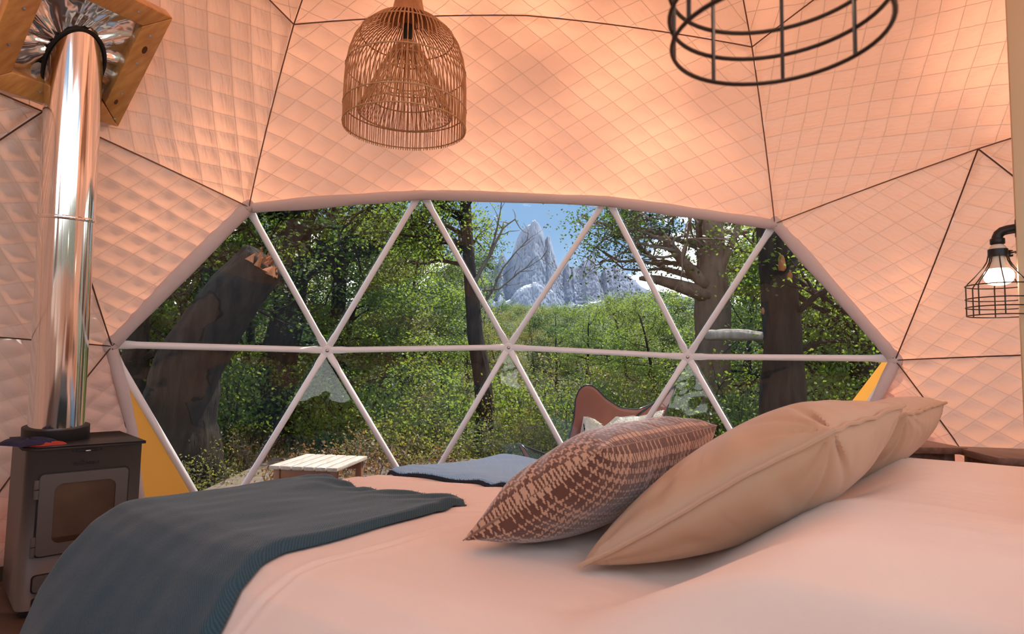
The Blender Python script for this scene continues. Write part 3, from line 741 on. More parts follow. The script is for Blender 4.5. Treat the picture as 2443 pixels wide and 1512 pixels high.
# body: footprint with a rounded front left corner
fp = [(SWD, 0), (SWD, -SD), (0, -SD)]+[(.045-.045*cos(a), -.045+.045*sin(a)) for a in np.linspace(0, pi/2, 8)]
zb = [.03, .64]
V = np.array([sp(x, y, z) for z in zb for x, y in fp]); n = len(fp)
MB().add(V, [(i, (i+1) % n, n+(i+1) % n, n+i) for i in range(n)]+[tuple(range(n)), tuple(range(2*n-1, n-1, -1))]).build('body', STEEL, stove, smooth=False)
fp2 = [(SWD+.012, .014), (SWD+.012, -SD-.01), (-.012, -SD-.01), (-.012, -.03), (.03, .014)]; n2 = len(fp2)
V = np.array([sp(x, y, z) for z in (.64, .652) for x, y in fp2])
MB().add(V, [(i, (i+1) % n2, n2+(i+1) % n2, n2+i) for i in range(n2)]+[tuple(range(n2)), tuple(range(2*n2-1, n2-1, -1))]).build('top_plate', STEELD, stove, smooth=False)
MB().add(*sbox(SWD/2, -SD/2, .015, SWD-.04, SD-.06, .03)).build('base', STEELD, stove)
door = plate(.045, .345, .232, .545, .016, .001, .012, hole=(.094, .302, .272, .505, .03)).build('door', STEEL, stove, smooth=False)
plate(.039, .351, .226, .551, .02, .0, .0022).build('door_gap', STEELD, stove, smooth=False)
plate(.088, .308, .266, .511, .03, .002, .005).build('glass', GLASS, door, smooth=False, label='sooty glass of the stove door')
kn = MB().add(*tube([sp(.328, y, .388) for y in (.010, .034)], .006, 12)).build('knob', STEELD, door)
MB().add(*tube([sp(.328, y, .388) for y in (.030, .033, .046, .048)], [.009, .011, .011, .009], 16)).build('knob_cap', BOLT, kn)
for z in (.49, .272): 
    MB().add(*tube([sp(.036, .012, z-.036), sp(.036, .012, z-.002)], .0085, 12)).add(*tube([sp(.036, .012, z+.002), sp(.036, .012, z+.036)], .0085, 12)).build('hinge', STEEL, stove)
dr = plate(.045, .345, .098, .157, .012, .001, .012).build('ash_drawer', STEEL, stove, smooth=False)
plate(.040, .350, .093, .162, .014, .0, .0022).build('drawer_gap', STEELD, stove, smooth=False)
MB().add(*sbox(.195, .022, .135, .03, .02, .010)).build('drawer_handle', STEELD, dr)
plate(.045, .345, .035, .075, .01, .0, .0015).build('log_slot', STEELD, stove, smooth=False)
sl = MB().add(*sbox(.195, .001, .628, .072, .004, .009, .001)).build('air_slot', LETTER, stove)
MB().add(*sbox(.197, .008, .627, .018, .012, .006, .002)).build('slider', BOLT, sl)
MB().add(*sbox(.146, .001, .628, .009, .003, .003, .0005)).build('minus_mark', LETTER, stove)
MB().add(*sbox(.244, .001, .629, .010, .003, .003, .0005)).add(*sbox(.244, .001, .629, .003, .003, .010, .0005)).build('plus_mark', LETTER, stove)
def lettering(body, x, z, size, stretch):
    cu = bpy.data.curves.new('lettering', 'FONT'); cu.body = body; cu.size = size; cu.extrude = .0006; cu.align_x = 'LEFT'; cu.materials.append(LETTER); cu.offset = .0006
    tmp = bpy.data.objects.new('lettering', cu); COL.objects.link(tmp); bpy.context.view_layer.update()
    me = bpy.data.meshes.new_from_object(tmp.evaluated_get(bpy.context.evaluated_depsgraph_get())); bpy.data.objects.remove(tmp)
    o = bpy.data.objects.new('lettering', me); put(o, stove)
    up = Vector((0, 0, 1)); rx = Vector(SX); nn = Vector(SN); p = Vector(sp(x, .0012, z))
    m = Matrix(((rx.x*stretch, up.x, nn.x, p.x), (rx.y*stretch, up.y, nn.y, p.y), (rx.z*stretch, up.z, nn.z, p.z), (0, 0, 0, 1)))
    o.matrix_parent_inverse = parent_world(stove).inverted(); o.matrix_world = m
    o.matrix_basis = m
lettering('TR', .146, .5715, .0155, 1.5); lettering('MEN', .1915, .5715, .0155, 1.5)
em = MB()
aa = np.linspace(0, 2*pi, 24, endpoint=False)
ring_o = np.array([sp(.181+.0078*cos(a), .0015, .5775+.0075*sin(a)) for a in aa]); ring_i = np.array([sp(.181+.0045*cos(a), .0015, .5775+.0043*sin(a)) for a in aa])
em.add(np.concatenate([ring_o, ring_i]), [(i, (i+1) % 24, 24+(i+1) % 24, 24+i) for i in range(24)])
fl = [(-.0075, .001), (-.0082, .006), (-.006, .010), (-.0045, .0075), (-.003, .012), (.0005, .019), (.0015, .013), (.003, .010), (.0045, .013), (.0072, .007), (.0070, .001), (.0045, .0058), (0, .0072), (-.0045, .0058)]
em.add([sp(.181+x, .0015, .5775+z) for x, z in fl], [tuple(range(len(fl)))])
em.add([sp(.181+.0018*cos(a), .0015, .5768+.0018*sin(a)) for a in aa], [tuple(range(24))])
em.build('flame_emblem', LETTER, stove, smooth=False)
# flue pipe
PB = np.array([-2.035, 1.385, .652]); PTOP = np.array([-1.975, 1.235, 2.46])
def pt(z): return PB+(PTOP-PB)*((z-PB[2])/(PTOP[2]-PB[2]))
flue = empty('flue_pipe', PB, label='shiny steel flue pipe rising from the stove to the roof', cat='pipe')
MB().add(*tube([pt(.652), pt(.655), pt(.71), pt(.713)], [.118, .120, .120, .108], 40)).build('collar', STEELD, flue, label='dark collar of the flue')
ZJ = 1.60
MB().add(*tube([pt(.70), pt(ZJ-.004)], .100, 48)).build('lower_section', CHROME, flue)
MB().add(*tube([pt(ZJ-.012), pt(ZJ-.010), pt(ZJ-.004), pt(ZJ+.004), pt(ZJ+.006)], [.100, .104, .106, .104, .1], 48)).build('joint_ring', CHROME, flue)
MB().add(*tube([pt(ZJ), pt(2.52)], .1015, 48)).build('upper_section', CHROME, flue)
# oven mitt lying on the stove top
MITT = M('navy quilted mitt', (.02, .022, .06), .9, bump=(60, .5)); MITTR = M('red mitt lining', (.42, .05, .03), .85)
mo = empty('oven_mitt', sp(.05, -.10, .652), label='navy oven mitt with red lining lying on the stove top', cat='mitt')
def blob(outl, z0, h, n=12):
    o = np.array(outl, float); c = o.mean(0); V = []; k = len(o)
    for i in range(n+1):
        f = i/n; sc = 1-f; zz = z0+h*sqrt(max(0, 1-(1-f)**4)) if i else z0
        V += [sp(*(c+(q-c)*sc), zz+.004*sin(q[0]*90+f*5)*(1 if 0 < i < n else 0)) for q in o]
    F = [(i*k+j, i*k+(j+1) % k, (i+1)*k+(j+1) % k, (i+1)*k+j) for i in range(n) for j in range(k)]+[tuple(range(k))[::-1]]
    return V, F
hand = [(-.06+.10*cos(a)+(.03*max(0, cos(a-2.4))**6), -.12+.065*sin(a)+(.05*max(0, cos(a-2.2))**8)) for a in np.linspace(0, 2*pi, 40, endpoint=False)]
MB().add(*blob([(x+.07, y+.03) for x, y in hand], .660, .020)).build('mitt_body', MITT, mo)
MB().add(*blob([(.06+.075*cos(a), -.055+.03*sin(a)) for a in np.linspace(0, 2*pi, 30, endpoint=False)], .653, .010)).build('lining', MITTR, mo)

# ------------------------------------------------------------------ flashing frame round the flue
FRW = M('varnished pine', (.74, .40, .13), .35, vary=(3.0, (.56, .26, .075), (3, 14, 3)), coat=.3)
FOIL = M('crinkled aluminium foil', (.86, .84, .82), .16, metal=1.0)
SCREW = M('screw head', (.7, .68, .66), .3, metal=1.0)
KNOT = M('dark knot', (.10, .035, .012), .5)
f_tr, f_br, f_bl = np.array([-1.656, 1.317, 2.570]), np.array([-1.994, 1.549, 2.153]), np.array([-2.315, 1.125, 2.128])
ey = f_tr-f_br; fy = np.linalg.norm(ey); ey /= fy; ex = f_br-f_bl; ex -= ey*(ex@ey); fx = np.linalg.norm(ex); ex /= fx
fn = np.cross(ex, ey); fn = fn if fn@(DC-f_br) > 0 else -fn
FO = f_br+fn*.055                            # bottom right outer corner, lifted clear of the lining
def fpnt(x, y, z): return FO-ex*x+ey*y+fn*z
frame = empty('roof_flashing', fpnt(fx/2, fy/2, 0), label='square frame of varnished pine boards with foil round the flue at the roof', cat='frame')
PWD, PTH = .092, .045
def plank(pts):
    V = [fpnt(x, y, z) for z in (-.03, PTH) for x, y in pts]
    o = MB().add(V, [(0, 1, 5, 4), (1, 2, 6, 5), (2, 3, 7, 6), (3, 0, 4, 7), (4, 5, 6, 7), (3, 2, 1, 0)]).build('plank', FRW, frame, smooth=False)
    bv = o.modifiers.new('edge', 'BEVEL'); bv.width = .004; bv.segments = 2
    bm = bmesh.new(); bm.from_mesh(o.data); bmesh.ops.recalc_face_normals(bm, faces=bm.faces); bm.to_mesh(o.data); bm.free()
    return o
W_, g = PWD, .002
pl = [plank([(0, g), (fx-g, g), (fx-W_, W_), (W_+g, W_)]), plank([(0, fy), (0, g*2), (W_, W_+g), (W_, fy-W_)]), plank([(fx, fy), (g, fy), (W_, fy-W_+g), (fx-W_, fy-W_+g)]), plank([(fx, g), (fx, fy-g), (fx-W_, fy-W_), (fx-W_, W_)])]
def screw(x, y, p):
    MB().add(*lathe([(0, PTH+.003), (.0055, PTH+.0025), (.006, PTH), (.006, PTH-.004)], fpnt(0, 0, 0)-ex*x+ey*y, 12, axes=np.stack([-ex, ey, fn], 1))).build('screw', SCREW, p)
for x, y, p in ((.05, .17, 1), (.05, .33, 1), (.12, .05, 0), (.33, .05, 0), (.13, fy-.04, 2), (.03, .04, 0), (fx-.05, .20, 3), (fx-.05, .36, 3), (.05, .47, 1)): screw(x, y, pl[p])
for x, y, r, p in ((.045, .40, .014, 1), (.055, .12, .010, 1)):
    MB().add(*lathe([(0, PTH+.0012), (r, PTH+.001), (r*1.05, PTH-.002)], fpnt(0, 0, 0)-ex*x+ey*y, 14, axes=np.stack([-ex*.7, ey*1.3, fn], 1))).build('knot', KNOT, pl[p])
nF = 110
gx = np.linspace(.06, fx-.06, nF)[:, None]*np.ones((1, nF)); gy = np.ones((nF, 1))*np.linspace(.06, fy-.06, nF)[None, :]
cx_, cy_ = fx*.55, fy*.45; ang = np.arctan2(gy-cy_, gx-cx_); rr = np.hypot(gx-cx_, gy-cy_)
hz = -.012+.010*np.sin(ang*9+3*np.sin(ang*2))*smooth01(rr/.2)+.014*np.abs(vnoise(np.stack([ang*2, rr*4], -1), 3, 3))+.003*vnoise(np.stack([gx, gy], -1), 40, 8)
V = FO-gx[..., None]*ex+gy[..., None]*ey+hz[..., None]*fn
MB().add(V.reshape(-1, 3), grid_faces(nF, nF)).build('foil', FOIL, frame, label='crinkled silver foil sheet')
zc = 2.385; ax_ = (PTOP-PB)/np.linalg.norm(PTOP-PB)
# dark rim where the pipe meets the foil
a2 = np.linspace(0, 2*pi, 48, endpoint=False); a_ = np.cross(ax_, [1., 0, 0]); a_ /= np.linalg.norm(a_); b_ = np.cross(ax_, a_)
rim = []
for a in a2:
    q = pt(2.3)+(a_*cos(a)+b_*sin(a))*.107; s_ = ((FO-fn*.0-q)@fn)/(ax_@fn); rim.append(q+ax_*s_)
MB().add(*tube(np.array(rim), .007, 6, closed=True)).build('rim', STEELD, frame)

# ------------------------------------------------------------------ rattan pendant lamp
CANE = M('golden brown rattan', (.52, .27, .125), .55, vary=(30, (.43, .20, .085)))
WRAP = M('pale cane binding', (.50, .30, .15), .6)
LC = at_depth(966, 303, 2.54)
lamp = empty('rattan_pendant_lamp', LC+[0, 0, .75], label='bell shaped woven rattan pendant lamp hanging from the ceiling', cat='lamp')
po = np.array([(.250, -.012), (.250, 0), (.2505, .08), (.249, .17), (.245, .235), (.236, .29), (.218, .345), (.186, .395), (.146, .432), (.105, .455), (.078, .470), (.064, .50), (.056, .54), (.048, .60), (.044, .66)])
pi_ = np.array([(.195, .055), (.178, .09), (.152, .15), (.118, .22), (.085, .285), (.055, .335), (.032, .36)])
def canes(prof, n, rad, tilt, seed):
    m = MB(); r = np.random.default_rng(seed)
    for k in range(n):
        a = 2*pi*k/n+r.normal()*.006; tl = tilt*(1 if k % 2 else -1)
        P = [LC+[rr*cos(a+tl*i/len(prof)), rr*sin(a+tl*i/len(prof)), z] for i, (rr, z) in enumerate(prof)]
        m.add(*tube(P, rad, 4))
    return m
canes(po, 150, .0017, .06, 1).build('outer_canes', CANE, lamp, kind='stuff')
canes(pi_, 130, .0016, .05, 2).build('inner_canes', CANE, lamp, kind='stuff')
for prof, zs in ((po, (0, .075, .235, .385, .468)), (pi_, (.058, .13, .21, .29, .357))):
    for z in zs:
        r_ = np.interp(z, prof[:, 1], prof[:, 0]) if prof[0, 1] < prof[-1, 1] else np.interp(z, prof[::-1, 1], prof[::-1, 0])
        n = 220; c = circle(LC+[0, 0, z], r_+.001, n)
        MB().add(*tube(c, .0028+.0008*np.sin(np.arange(n)*2*pi/n*55), 6, closed=True)).build('hoop', WRAP if z < .25 else CANE, lamp)
MB().add(*tube([LC+[0, 0, .40], LC+[0, 0, 3.45-LC[2]]], .0035, 8)).build('cord', BLACK, lamp)
MB().add(*lathe([(.018, .44), (.02, .40), (.018, .36)], LC, 16)).build('socket', BLACK, lamp)

# ------------------------------------------------------------------ outside: ground, deck, table, chair
def ground_z(x, y):
    r = np.hypot(x, y); return -.42+.10*vnoise(np.stack([x, y], -1), .7, 3)*smooth01((r-4)/6)+smooth01((r-28)/120)*(12+3.5*vnoise(np.stack([x, y], -1), .05, 5))*(y > -60)
GROUND = M('forest floor', (.028, .042, .014), .95, vary=(1.2, (.06, .05, .022)), bump=(9, .8))
gx = np.sinh(np.linspace(-4.2, 4.2, 150))*7.0
gX, gY = np.meshgrid(gx, gx, indexing='ij'); gZ = ground_z(gX, gY)
gZ = np.where(np.hypot(gX, gY) < 3.4, -.42, gZ)
MB().add(np.stack([gX, gY, gZ], -1).reshape(-1, 3), grid_faces(150, 150)).build('ground', GROUND, kind='structure', label='leafy forest floor outside the dome')
DECKW = M('weathered deck boards', (.17, .12, .085), .7, vary=(5, (.12, .085, .06), (1, 9, 1)))
deck = empty('deck', (0, 4.6, -.15), kind='structure', label='wooden deck outside the window')
for i in range(16):
    MB().add(*box((0, 3.02+i*.2, -.17), (5.2, .19, .035), bevel=.004)).build('plank', DECKW, deck)

TABLE = M('bleached table slats', (.52, .43, .38), .5, vary=(4, (.40, .29, .23), (12, 2, 12))); TABLER = M('red brown table frame', (.28, .10, .045), .5, vary=(5, (.20, .065, .03)))
tA, tB, tCc = at_height(640, 1110, .20), at_height(806, 1117, .20), at_height(910, 1089, .20)
tx = tB-tA; tw = np.linalg.norm(tx); tx /= tw; ty = tCc-tB; ty -= tx*(ty@tx); tl = np.linalg.norm(ty); ty /= tl
TR_ = np.stack([tx, ty, [0, 0, 1.0]], 1)
tab = empty('slatted_table', tA+tx*tw/2+ty*tl/2-[0, 0, .35], label='low wooden table of bleached slats on the deck outside the window', cat='table')
TABLE_LEN = max(.62, min(tl, 1.0))
nsl = 6; sw = tw/nsl
for i in range(nsl):
    MB().add(*box(tA+tx*(sw*(i+.5))+ty*TABLE_LEN/2-[0, 0, .014], (sw-.014, TABLE_LEN, .028), TR_, .003)).build('slat', TABLE, tab)
for yy in (.06, TABLE_LEN-.06): MB().add(*box(tA+tx*tw/2+ty*yy-[0, 0, .065], (tw-.05, .03, .07), TR_, .003)).build('rail', TABLER, tab)
for xx in (.05, tw-.05):
    for yy in (.06, TABLE_LEN-.06): MB().add(*box(tA+tx*xx+ty*yy-[0, 0, .19], (.05, .05, .32), TR_, .004)).build('leg', TABLER, tab)

LEATHER = M('red brown leather', (.32, .085, .042), .5, vary=(3, (.26, .065, .032)), bump=(90, .12)); ROD = M('black steel rod', (.012, .012, .014), .35, metal=.5)
WOOL = M('white sheepskin wool', (.86, .80, .70), .95, sheen=.4, trans=((.9, .85, .75), .2))
eL, eR = at_depth(1402, 916, 5.05), at_depth(1611, 926, 5.55); fL_, fR_ = at_depth(1238, 1058, 4.78), at_depth(1440, 1120, 4.75)
chair = empty('butterfly_chair', np.array([*((eL+eR+fL_+fR_)/4)[:2], -.15]), label='brown leather butterfly chair with sheepskin on the deck outside', cat='chair')
nc = 46
def curve_(pts, n):
    P = densify([at_depth(*p) for p in pts], .01); k = np.ones(9)/9
    P = np.stack([np.convolve(np.pad(P[:, c], 4, 'reflect', reflect_type='odd'), k, 'valid') for c in range(3)], 1)
    L = np.concatenate([[0], np.cumsum(np.linalg.norm(np.diff(P, axis=0), axis=1))]); t = np.linspace(0, L[-1], n)
    return np.stack([np.interp(t, L, P[:, c]) for c in range(3)], 1)
c_top = curve_([(1373, 952, 5.0), (1382, 926, 5.0), (1402, 915, 5.02), (1420, 923, 5.05), (1445, 950, 5.12), (1480, 972, 5.3), (1520, 977, 5.45), (1560, 962, 5.55), (1590, 942, 5.6), (1612, 920, 5.65)], nc)
c_left = curve_([(1373, 952, 5.0), (1369, 1000, 4.98), (1352, 1070, 4.92), (1300, 1135, 4.85), (1258, 1100, 4.78), (1237, 1058, 4.74)], nc)
c_front = curve_([(1237, 1058, 4.74), (1246, 1060, 4.70), (1280, 1110, 4.66), (1350, 1150, 4.62), (1420, 1130, 4.72), (1450, 1105, 4.85)], nc)
c_right = curve_([(1612, 920, 5.65), (1588, 985, 5.55), (1550, 1070, 5.3), (1490, 1130, 5.0), (1450, 1105, 4.85)], nc)
U_s = np.linspace(0, 1, nc)[:, None, None]; V_s = np.linspace(0, 1, nc)[None, :, None]
bl = (1-V_s)*c_top[:, None]+V_s*c_front[:, None]+(1-U_s)*c_left[None]+U_s*c_right[None]
bl = bl-((1-U_s)*(1-V_s)*c_top[0]+U_s*(1-V_s)*c_top[-1]+(1-U_s)*V_s*c_front[0]+U_s*V_s*c_front[-1])
eL, eR, fL_, fR_ = c_top[1], c_top[-1], c_front[2], c_front[-1]
bl = bl+(np.sin(pi*U_s)*np.sin(pi*V_s))*np.array([.06, .16, -.16])
sl_ = MB().add(bl.reshape(-1, 3), grid_faces(nc, nc)).build('leather_sling', LEATHER, chair)
md = sl_.modifiers.new('thick', 'SOLIDIFY'); md.thickness = .006; md.offset = 0
edge = np.concatenate([bl[:, 0], bl[-1, 1:], bl[::-1, -1][1:], bl[0, ::-1][1:-1]])
MB().add(*tube(edge, .006, 6, closed=True)).build('edge_binding', ROD, sl_)
dz = -.15
gl, gr = (eL*.3+fL_*.7), (eR*.3+fR_*.7)
def footp(p, q, f): r = p+(q-p)*f; return np.array([r[0], r[1], dz+.012])
for top_, bot in ((eL, footp(fR_, eL, -.05)), (eR, footp(fL_, eR, -.05)), (fL_, footp(eR, fL_, .12)), (fR_, footp(eL, fR_, .12))):
    MB().add(*tube([top_+[0, .015, 0], top_*.5+bot*.5+[0, .10, -.03], bot+[0, .05, 0]], .009, 8)).build('rod', ROD, chair)
MB().add(*tube([footp(fR_, eL, -.05), footp(fL_, eR, -.05)], .009, 8)).build('rod', ROD, chair)
MB().add(*tube([footp(eR, fL_, .12), footp(eL, fR_, .12)], .009, 8)).build('rod', ROD, chair)
# sheepskin lying on the sling
iu = np.arange(5, nc-5); v0 = np.interp(iu/nc, [0, .12, .28, .42, .6, .8, 1], [9, 8.5, 7, 2.5, 1.5, 3, 7]); nV = 34
ii = np.zeros((len(iu), nV, 3))
for q, u_ in enumerate(iu):
    for c in range(3): ii[q, :, c] = np.interp(np.linspace(v0[q], 37, nV), np.arange(nc), bl[u_, :, c])
shp = ii.shape[:2]; nup = np.cross(np.gradient(ii, axis=1), np.gradient(ii, axis=0)); nup /= np.linalg.norm(nup, axis=-1, keepdims=True)+1e-9
if (nup*(CAM-ii)).sum(-1).mean() < 0: nup = -nup
skin = empty('sheepskin', ii.mean((0, 1)), label='white fluffy sheepskin on the seat of the leather chair', cat='sheepskin')
hh = .05+.025*vnoise(ii, 22, 2)+.012*vnoise(ii, 55, 3)
s1 = ii+nup*hh[..., None]; 
sk = MB().add(s1.reshape(-1, 3), grid_faces(*shp)).add((ii+nup*.004).reshape(-1, 3), grid_faces(*shp)).build('pelt', WOOL, skin)
nw = 9000; fi = RNG.integers(0, shp[0]-1, nw); fj = RNG.integers(0, shp[1]-1, nw); t_ = RNG.random((nw, 2))
P = s1[fi, fj]*(1-t_[:, :1])+s1[fi+1, fj]*t_[:, :1]; P = P*(1-t_[:, 1:])+(s1[fi, fj+1]*(1-t_[:, :1])+s1[fi+1, fj+1]*t_[:, :1])*t_[:, 1:]
dr_ = nup[fi, fj]+RNG.normal(size=(nw, 3))*.8; dr_ /= np.linalg.norm(dr_, axis=1)[:, None]; sd_ = np.cross(dr_, RNG.normal(size=(nw, 3))); sd_ /= np.linalg.norm(sd_, axis=1)[:, None]
ln_ = RNG.uniform(.015, .04, nw)[:, None]; V = np.stack([P-sd_*.003, P+sd_*.003, P+dr_*ln_], 1).reshape(-1, 3)
MB().add(V, np.arange(nw*3).reshape(-1, 3)).build('wool', WOOL, skin, kind='stuff')

# ------------------------------------------------------------------ outside: forest
def leafmat(name, c1, c2, tcol):
    m = M(name, c1, .5, spec=.45, vary=(1.1, c2), trans=(tcol, .42)); return m
LEAF = [leafmat('fresh beech leaves', (.050, .088, .015), (.034, .064, .013), (.33, .45, .05)), leafmat('dark beech leaves', (.014, .030, .008), (.022, .040, .010), (.11, .20, .025)),
        leafmat('olive leaves', (.066, .074, .019), (.09, .08, .023), (.36, .36, .06)), leafmat('russet leaves', (.16, .075, .03), (.12, .08, .03), (.35, .16, .04))]
BARKD = M('dark rough bark', (.016, .012, .010), .95, spec=.15, vary=(14, (.034, .026, .020), (1, 1, .2)), bump=(12, .9, (1, 1, .2), .05))
BARKB = M('brown bark', (.115, .072, .052), .95, spec=.2, vary=(8, (.17, .12, .09), (1, 1, .3)), bump=(13, .8, (1, 1, .2), .04))
BARKG = M('grey bark', (.14, .12, .10), .9, vary=(9, (.08, .065, .055)), bump=(20, .7))
REFLWOOD = M('reflection painted wood', (.34, .115, .035), .8, vary=(14, (.20, .06, .02), (1, 1, .2)), bump=(30, 1.0, (1, 1, .15)))  # orange window reflection of the lining, painted into the wood colour

def leaf_quads(P, size, r, flat=.55):
    n = len(P); nrm = r.normal(size=(n, 3)); nrm[:, 2] = np.abs(nrm[:, 2])+flat; nrm /= np.linalg.norm(nrm, axis=1)[:, None]
    d = r.normal(size=(n, 3)); d -= nrm*(d*nrm).sum(1)[:, None]; d /= np.linalg.norm(d, axis=1)[:, None]; s = np.cross(nrm, d)
    L = size*r.uniform(.6, 1.25, n)[:, None]; W = L*.34
    return np.stack([P, P+d*L*.5+s*W+nrm*L*.06, P+d*L, P+d*L*.5-s*W+nrm*L*.06], 1).reshape(-1, 3)
def wobble(a, d, L, n, r, w=.18, droop=0.0):
    P = [np.asarray(a, float)]; d = np.asarray(d, float)/np.linalg.norm(d)
    for i in range(n):
        d = d+r.normal(size=3)*w+[0, 0, -droop]; d /= np.linalg.norm(d); P.append(P[-1]+d*L/n)
    return np.array(P)
def branch_set(r, trunk, rad, n, f0, f1, L, up=.35, sub=5, subL=.45, wob=.2, twigs=True, dirs=None):
    """branches off a trunk polyline: tubes and the points where leaves sit"""
    m = MB(); tips = []; trunk = np.asarray(trunk); seg = np.linspace(0, 1, len(trunk))
    for k in range(n):
        f = f0+(f1-f0)*(k+r.uniform(0, 1))/n
        a = np.array([np.interp(f, seg, trunk[:, c]) for c in range(3)]); ra = np.interp(f, seg, rad)
        az = k*2.4+r.uniform(-.5, .5) if dirs is None else dirs[k % len(dirs)]+r.uniform(-.35, .35)
        el = up+r.normal()*.25; ll = L*(1.15-.5*f)*r.uniform(.7, 1.2)
        P = wobble(a, (cos(az)*cos(el), sin(az)*cos(el), sin(el)), ll, 6, r, wob); br = min(ra*.5, .012+.022*ll)
        m.add(*tube(P, np.linspace(br, br*.25, len(P)), 5, cap=False))
        for q in range(sub):
            i = r.integers(2, len(P)); dd = P[i]-P[i-1]; dd = dd/np.linalg.norm(dd)+r.normal(size=3)*.75; S = wobble(P[i], dd, ll*subL*r.uniform(.6, 1.2), 4, r, .25)
            m.add(*tube(S, np.linspace(br*.4, br*.1, len(S)), 4, cap=False)); tips += [S[-1], S[-2], S[2]]
            if twigs:
                for z in range(2):
                    d2 = S[2]-S[1]; d2 = d2/np.linalg.norm(d2)+r.normal(size=3)*.8; Wv = wobble(S[2+z], d2, ll*subL*.45, 3, r, .3); m.add(*tube(Wv, np.linspace(br*.16, br*.05, len(Wv)), 3, cap=False)); tips.append(Wv[-1])
        tips.append(P[-1])
    return m, np.array(tips)
def foliage(r, tips, per, size, spread=(.32, .32, .10), flat=.55):
    P = np.repeat(tips, per, 0); P = P+r.normal(size=P.shape)*np.array(spread)
    V = leaf_quads(P, size, r, flat); return MB().add(V, np.arange(len(V)).reshape(-1, 4))
def trunk_mesh(P, rad, seg=14, rough=.12, seed=0, step=.12):
    """trunk with furrowed bark: ridges run along it and break up"""
    P = densify(P, step); n = len(P); k5 = np.ones(5)/5
    Q = np.stack([np.convolve(np.pad(P[:, c], 2, 'reflect', reflect_type='odd'), k5, 'valid') for c in range(3)], 1); Q[0], Q[-1] = P[0], P[-1]; P = Q
    rad = np.interp(np.linspace(0, 1, n), np.linspace(0, 1, len(rad)), rad)
    V, F = tube(P, rad, seg); c = np.repeat(P, seg, 0); o = V-c
    th = np.tile(np.arange(seg)*2*pi/seg, n); L = np.repeat(np.concatenate([[0], np.cumsum(np.linalg.norm(np.diff(P, axis=0), axis=1))]), seg)
    W = np.stack([np.cos(th)*1.6, np.sin(th)*1.6, L*1.1], 1)
    k = 1+rough*vnoise(np.stack([np.cos(th), np.sin(th), L*1.2], 1), 2.2, seed)-rough*1.3*(np.abs(vnoise(W, 7.0, seed+3))-.3)-rough*.5*np.abs(vnoise(W*[1, 1, 1.6], 11, seed+4)); V = c+o*k[:, None]
    return MB().add(V, F)

# --- generic trees and shrubs: a few kinds, copied
def copy_tree(src, loc, rz, sc, label=None, group=None):
    c = src.copy(); COL.objects.link(c); c.location = loc; c.rotation_euler = (0, 0, rz); c.scale = (sc, sc, sc)
    if label: c['label'] = label
    if group: c['group'] = group
    for ch in src.children:
        d = ch.copy(); COL.objects.link(d); d.parent = c
    return c
def make_tree(name, seed, H, r0, L, leafm, bark, per, size, nb=16, f0=.18, label='', group='', spread=(.19, .19, .07), cat='tree', up=.35):
    r = np.random.default_rng(seed); t = empty(name, (0, 0, 0), label=label, cat=cat, group=group)
    P = wobble((0, 0, -.2), (0, 0, 1), H, 8, r, .07); rad = np.linspace(r0, r0*.15, len(P))
    trunk_mesh(P, rad, 10, .1, seed).build('trunk', bark, t)
    m, tips = branch_set(r, P, rad, nb, f0, .98, L, up=up)
    m.build('branches', bark, t, kind='stuff')
    foliage(r, tips, per, size, spread).build('foliage', leafm, t, kind='stuff')
    return t
def make_shrub(name, seed, H, leafm, bark, per, size, n=14, label='', group='', spread=(.095, .095, .05)):
    r = np.random.default_rng(seed); t = empty(name, (0, 0, 0), label=label, cat='shrub', group=group); m = MB(); tips = []
    for k in range(n):
        az = r.uniform(0, 6.28); P = wobble((r.normal()*.12, r.normal()*.12, -.05), (cos(az)*.7, sin(az)*.7, 1.0), H*r.uniform(.6, 1.1), 6, r, .2)
        m.add(*tube(P, np.linspace(.012, .003, len(P)), 4, cap=False)); tips += list(P[2:])
        for q in range(4):
            i = r.integers(2, len(P)); S = wobble(P[i], r.normal(size=3)+[0, 0, .3], H*.3, 3, r, .3); m.add(*tube(S, np.linspace(.006, .002, len(S)), 3, cap=False)); tips += list(S[1:])
    m.build('stems', bark, t, kind='stuff'); foliage(r, np.array(tips), per, size, spread, .2).build('foliage', leafm, t, kind='stuff')
    return t
G1, G2 = 'young beech trees of the forest outside', 'undergrowth shrubs outside'
L1 = 'bushy green beech tree in the sunlit forest outside'; L2 = 'dark green beech tree in the forest behind'; L3 = 'olive green beech tree among the forest outside'
protos = [make_tree('beech_tree', 11, 5.2, .11, 1.75, LEAF[0], BARKD, 26, .075, 20, .10, L1, G1, up=.2), make_tree('beech_tree', 12, 5.0, .10, 1.7, LEAF[1], BARKD, 26, .075, 20, .10, L2, 'dark beech trees of the forest outside', up=.15),
          make_tree('beech_tree', 13, 4.6, .09, 1.6, LEAF[2], BARKB, 22, .07, 18, .10, L3, 'olive beech trees of the forest outside', up=.2)]
S1, S2, S3 = 'leafy green shrub in the undergrowth outside', 'olive yellow shrub in the undergrowth outside', 'dry russet brush on the forest floor outside'
shr = [make_shrub('shrub', 21, 1.25, LEAF[0], BARKD, 14, .05, label=S1, group=G2), make_shrub('shrub', 22, 1.1, LEAF[2], BARKB, 13, .045, label=S2, group='olive undergrowth shrubs outside'), make_shrub('shrub', 23, .8, LEAF[3], BARKG, 9, .035, label=S3, group='dry brush outside')]
used = set(); ORDER = {}
HGT = {'beech_tree': 5.5, 'beech_tree.001': 5.3, 'beech_tree.002': 4.9}
KIND = {'beech_tree': 'bushy green beech tree', 'beech_tree.001': 'dark green beech tree', 'beech_tree.002': 'olive green beech tree', 'shrub': 'leafy green shrub', 'shrub.001': 'olive yellow shrub', 'shrub.002': 'dry russet brush'}
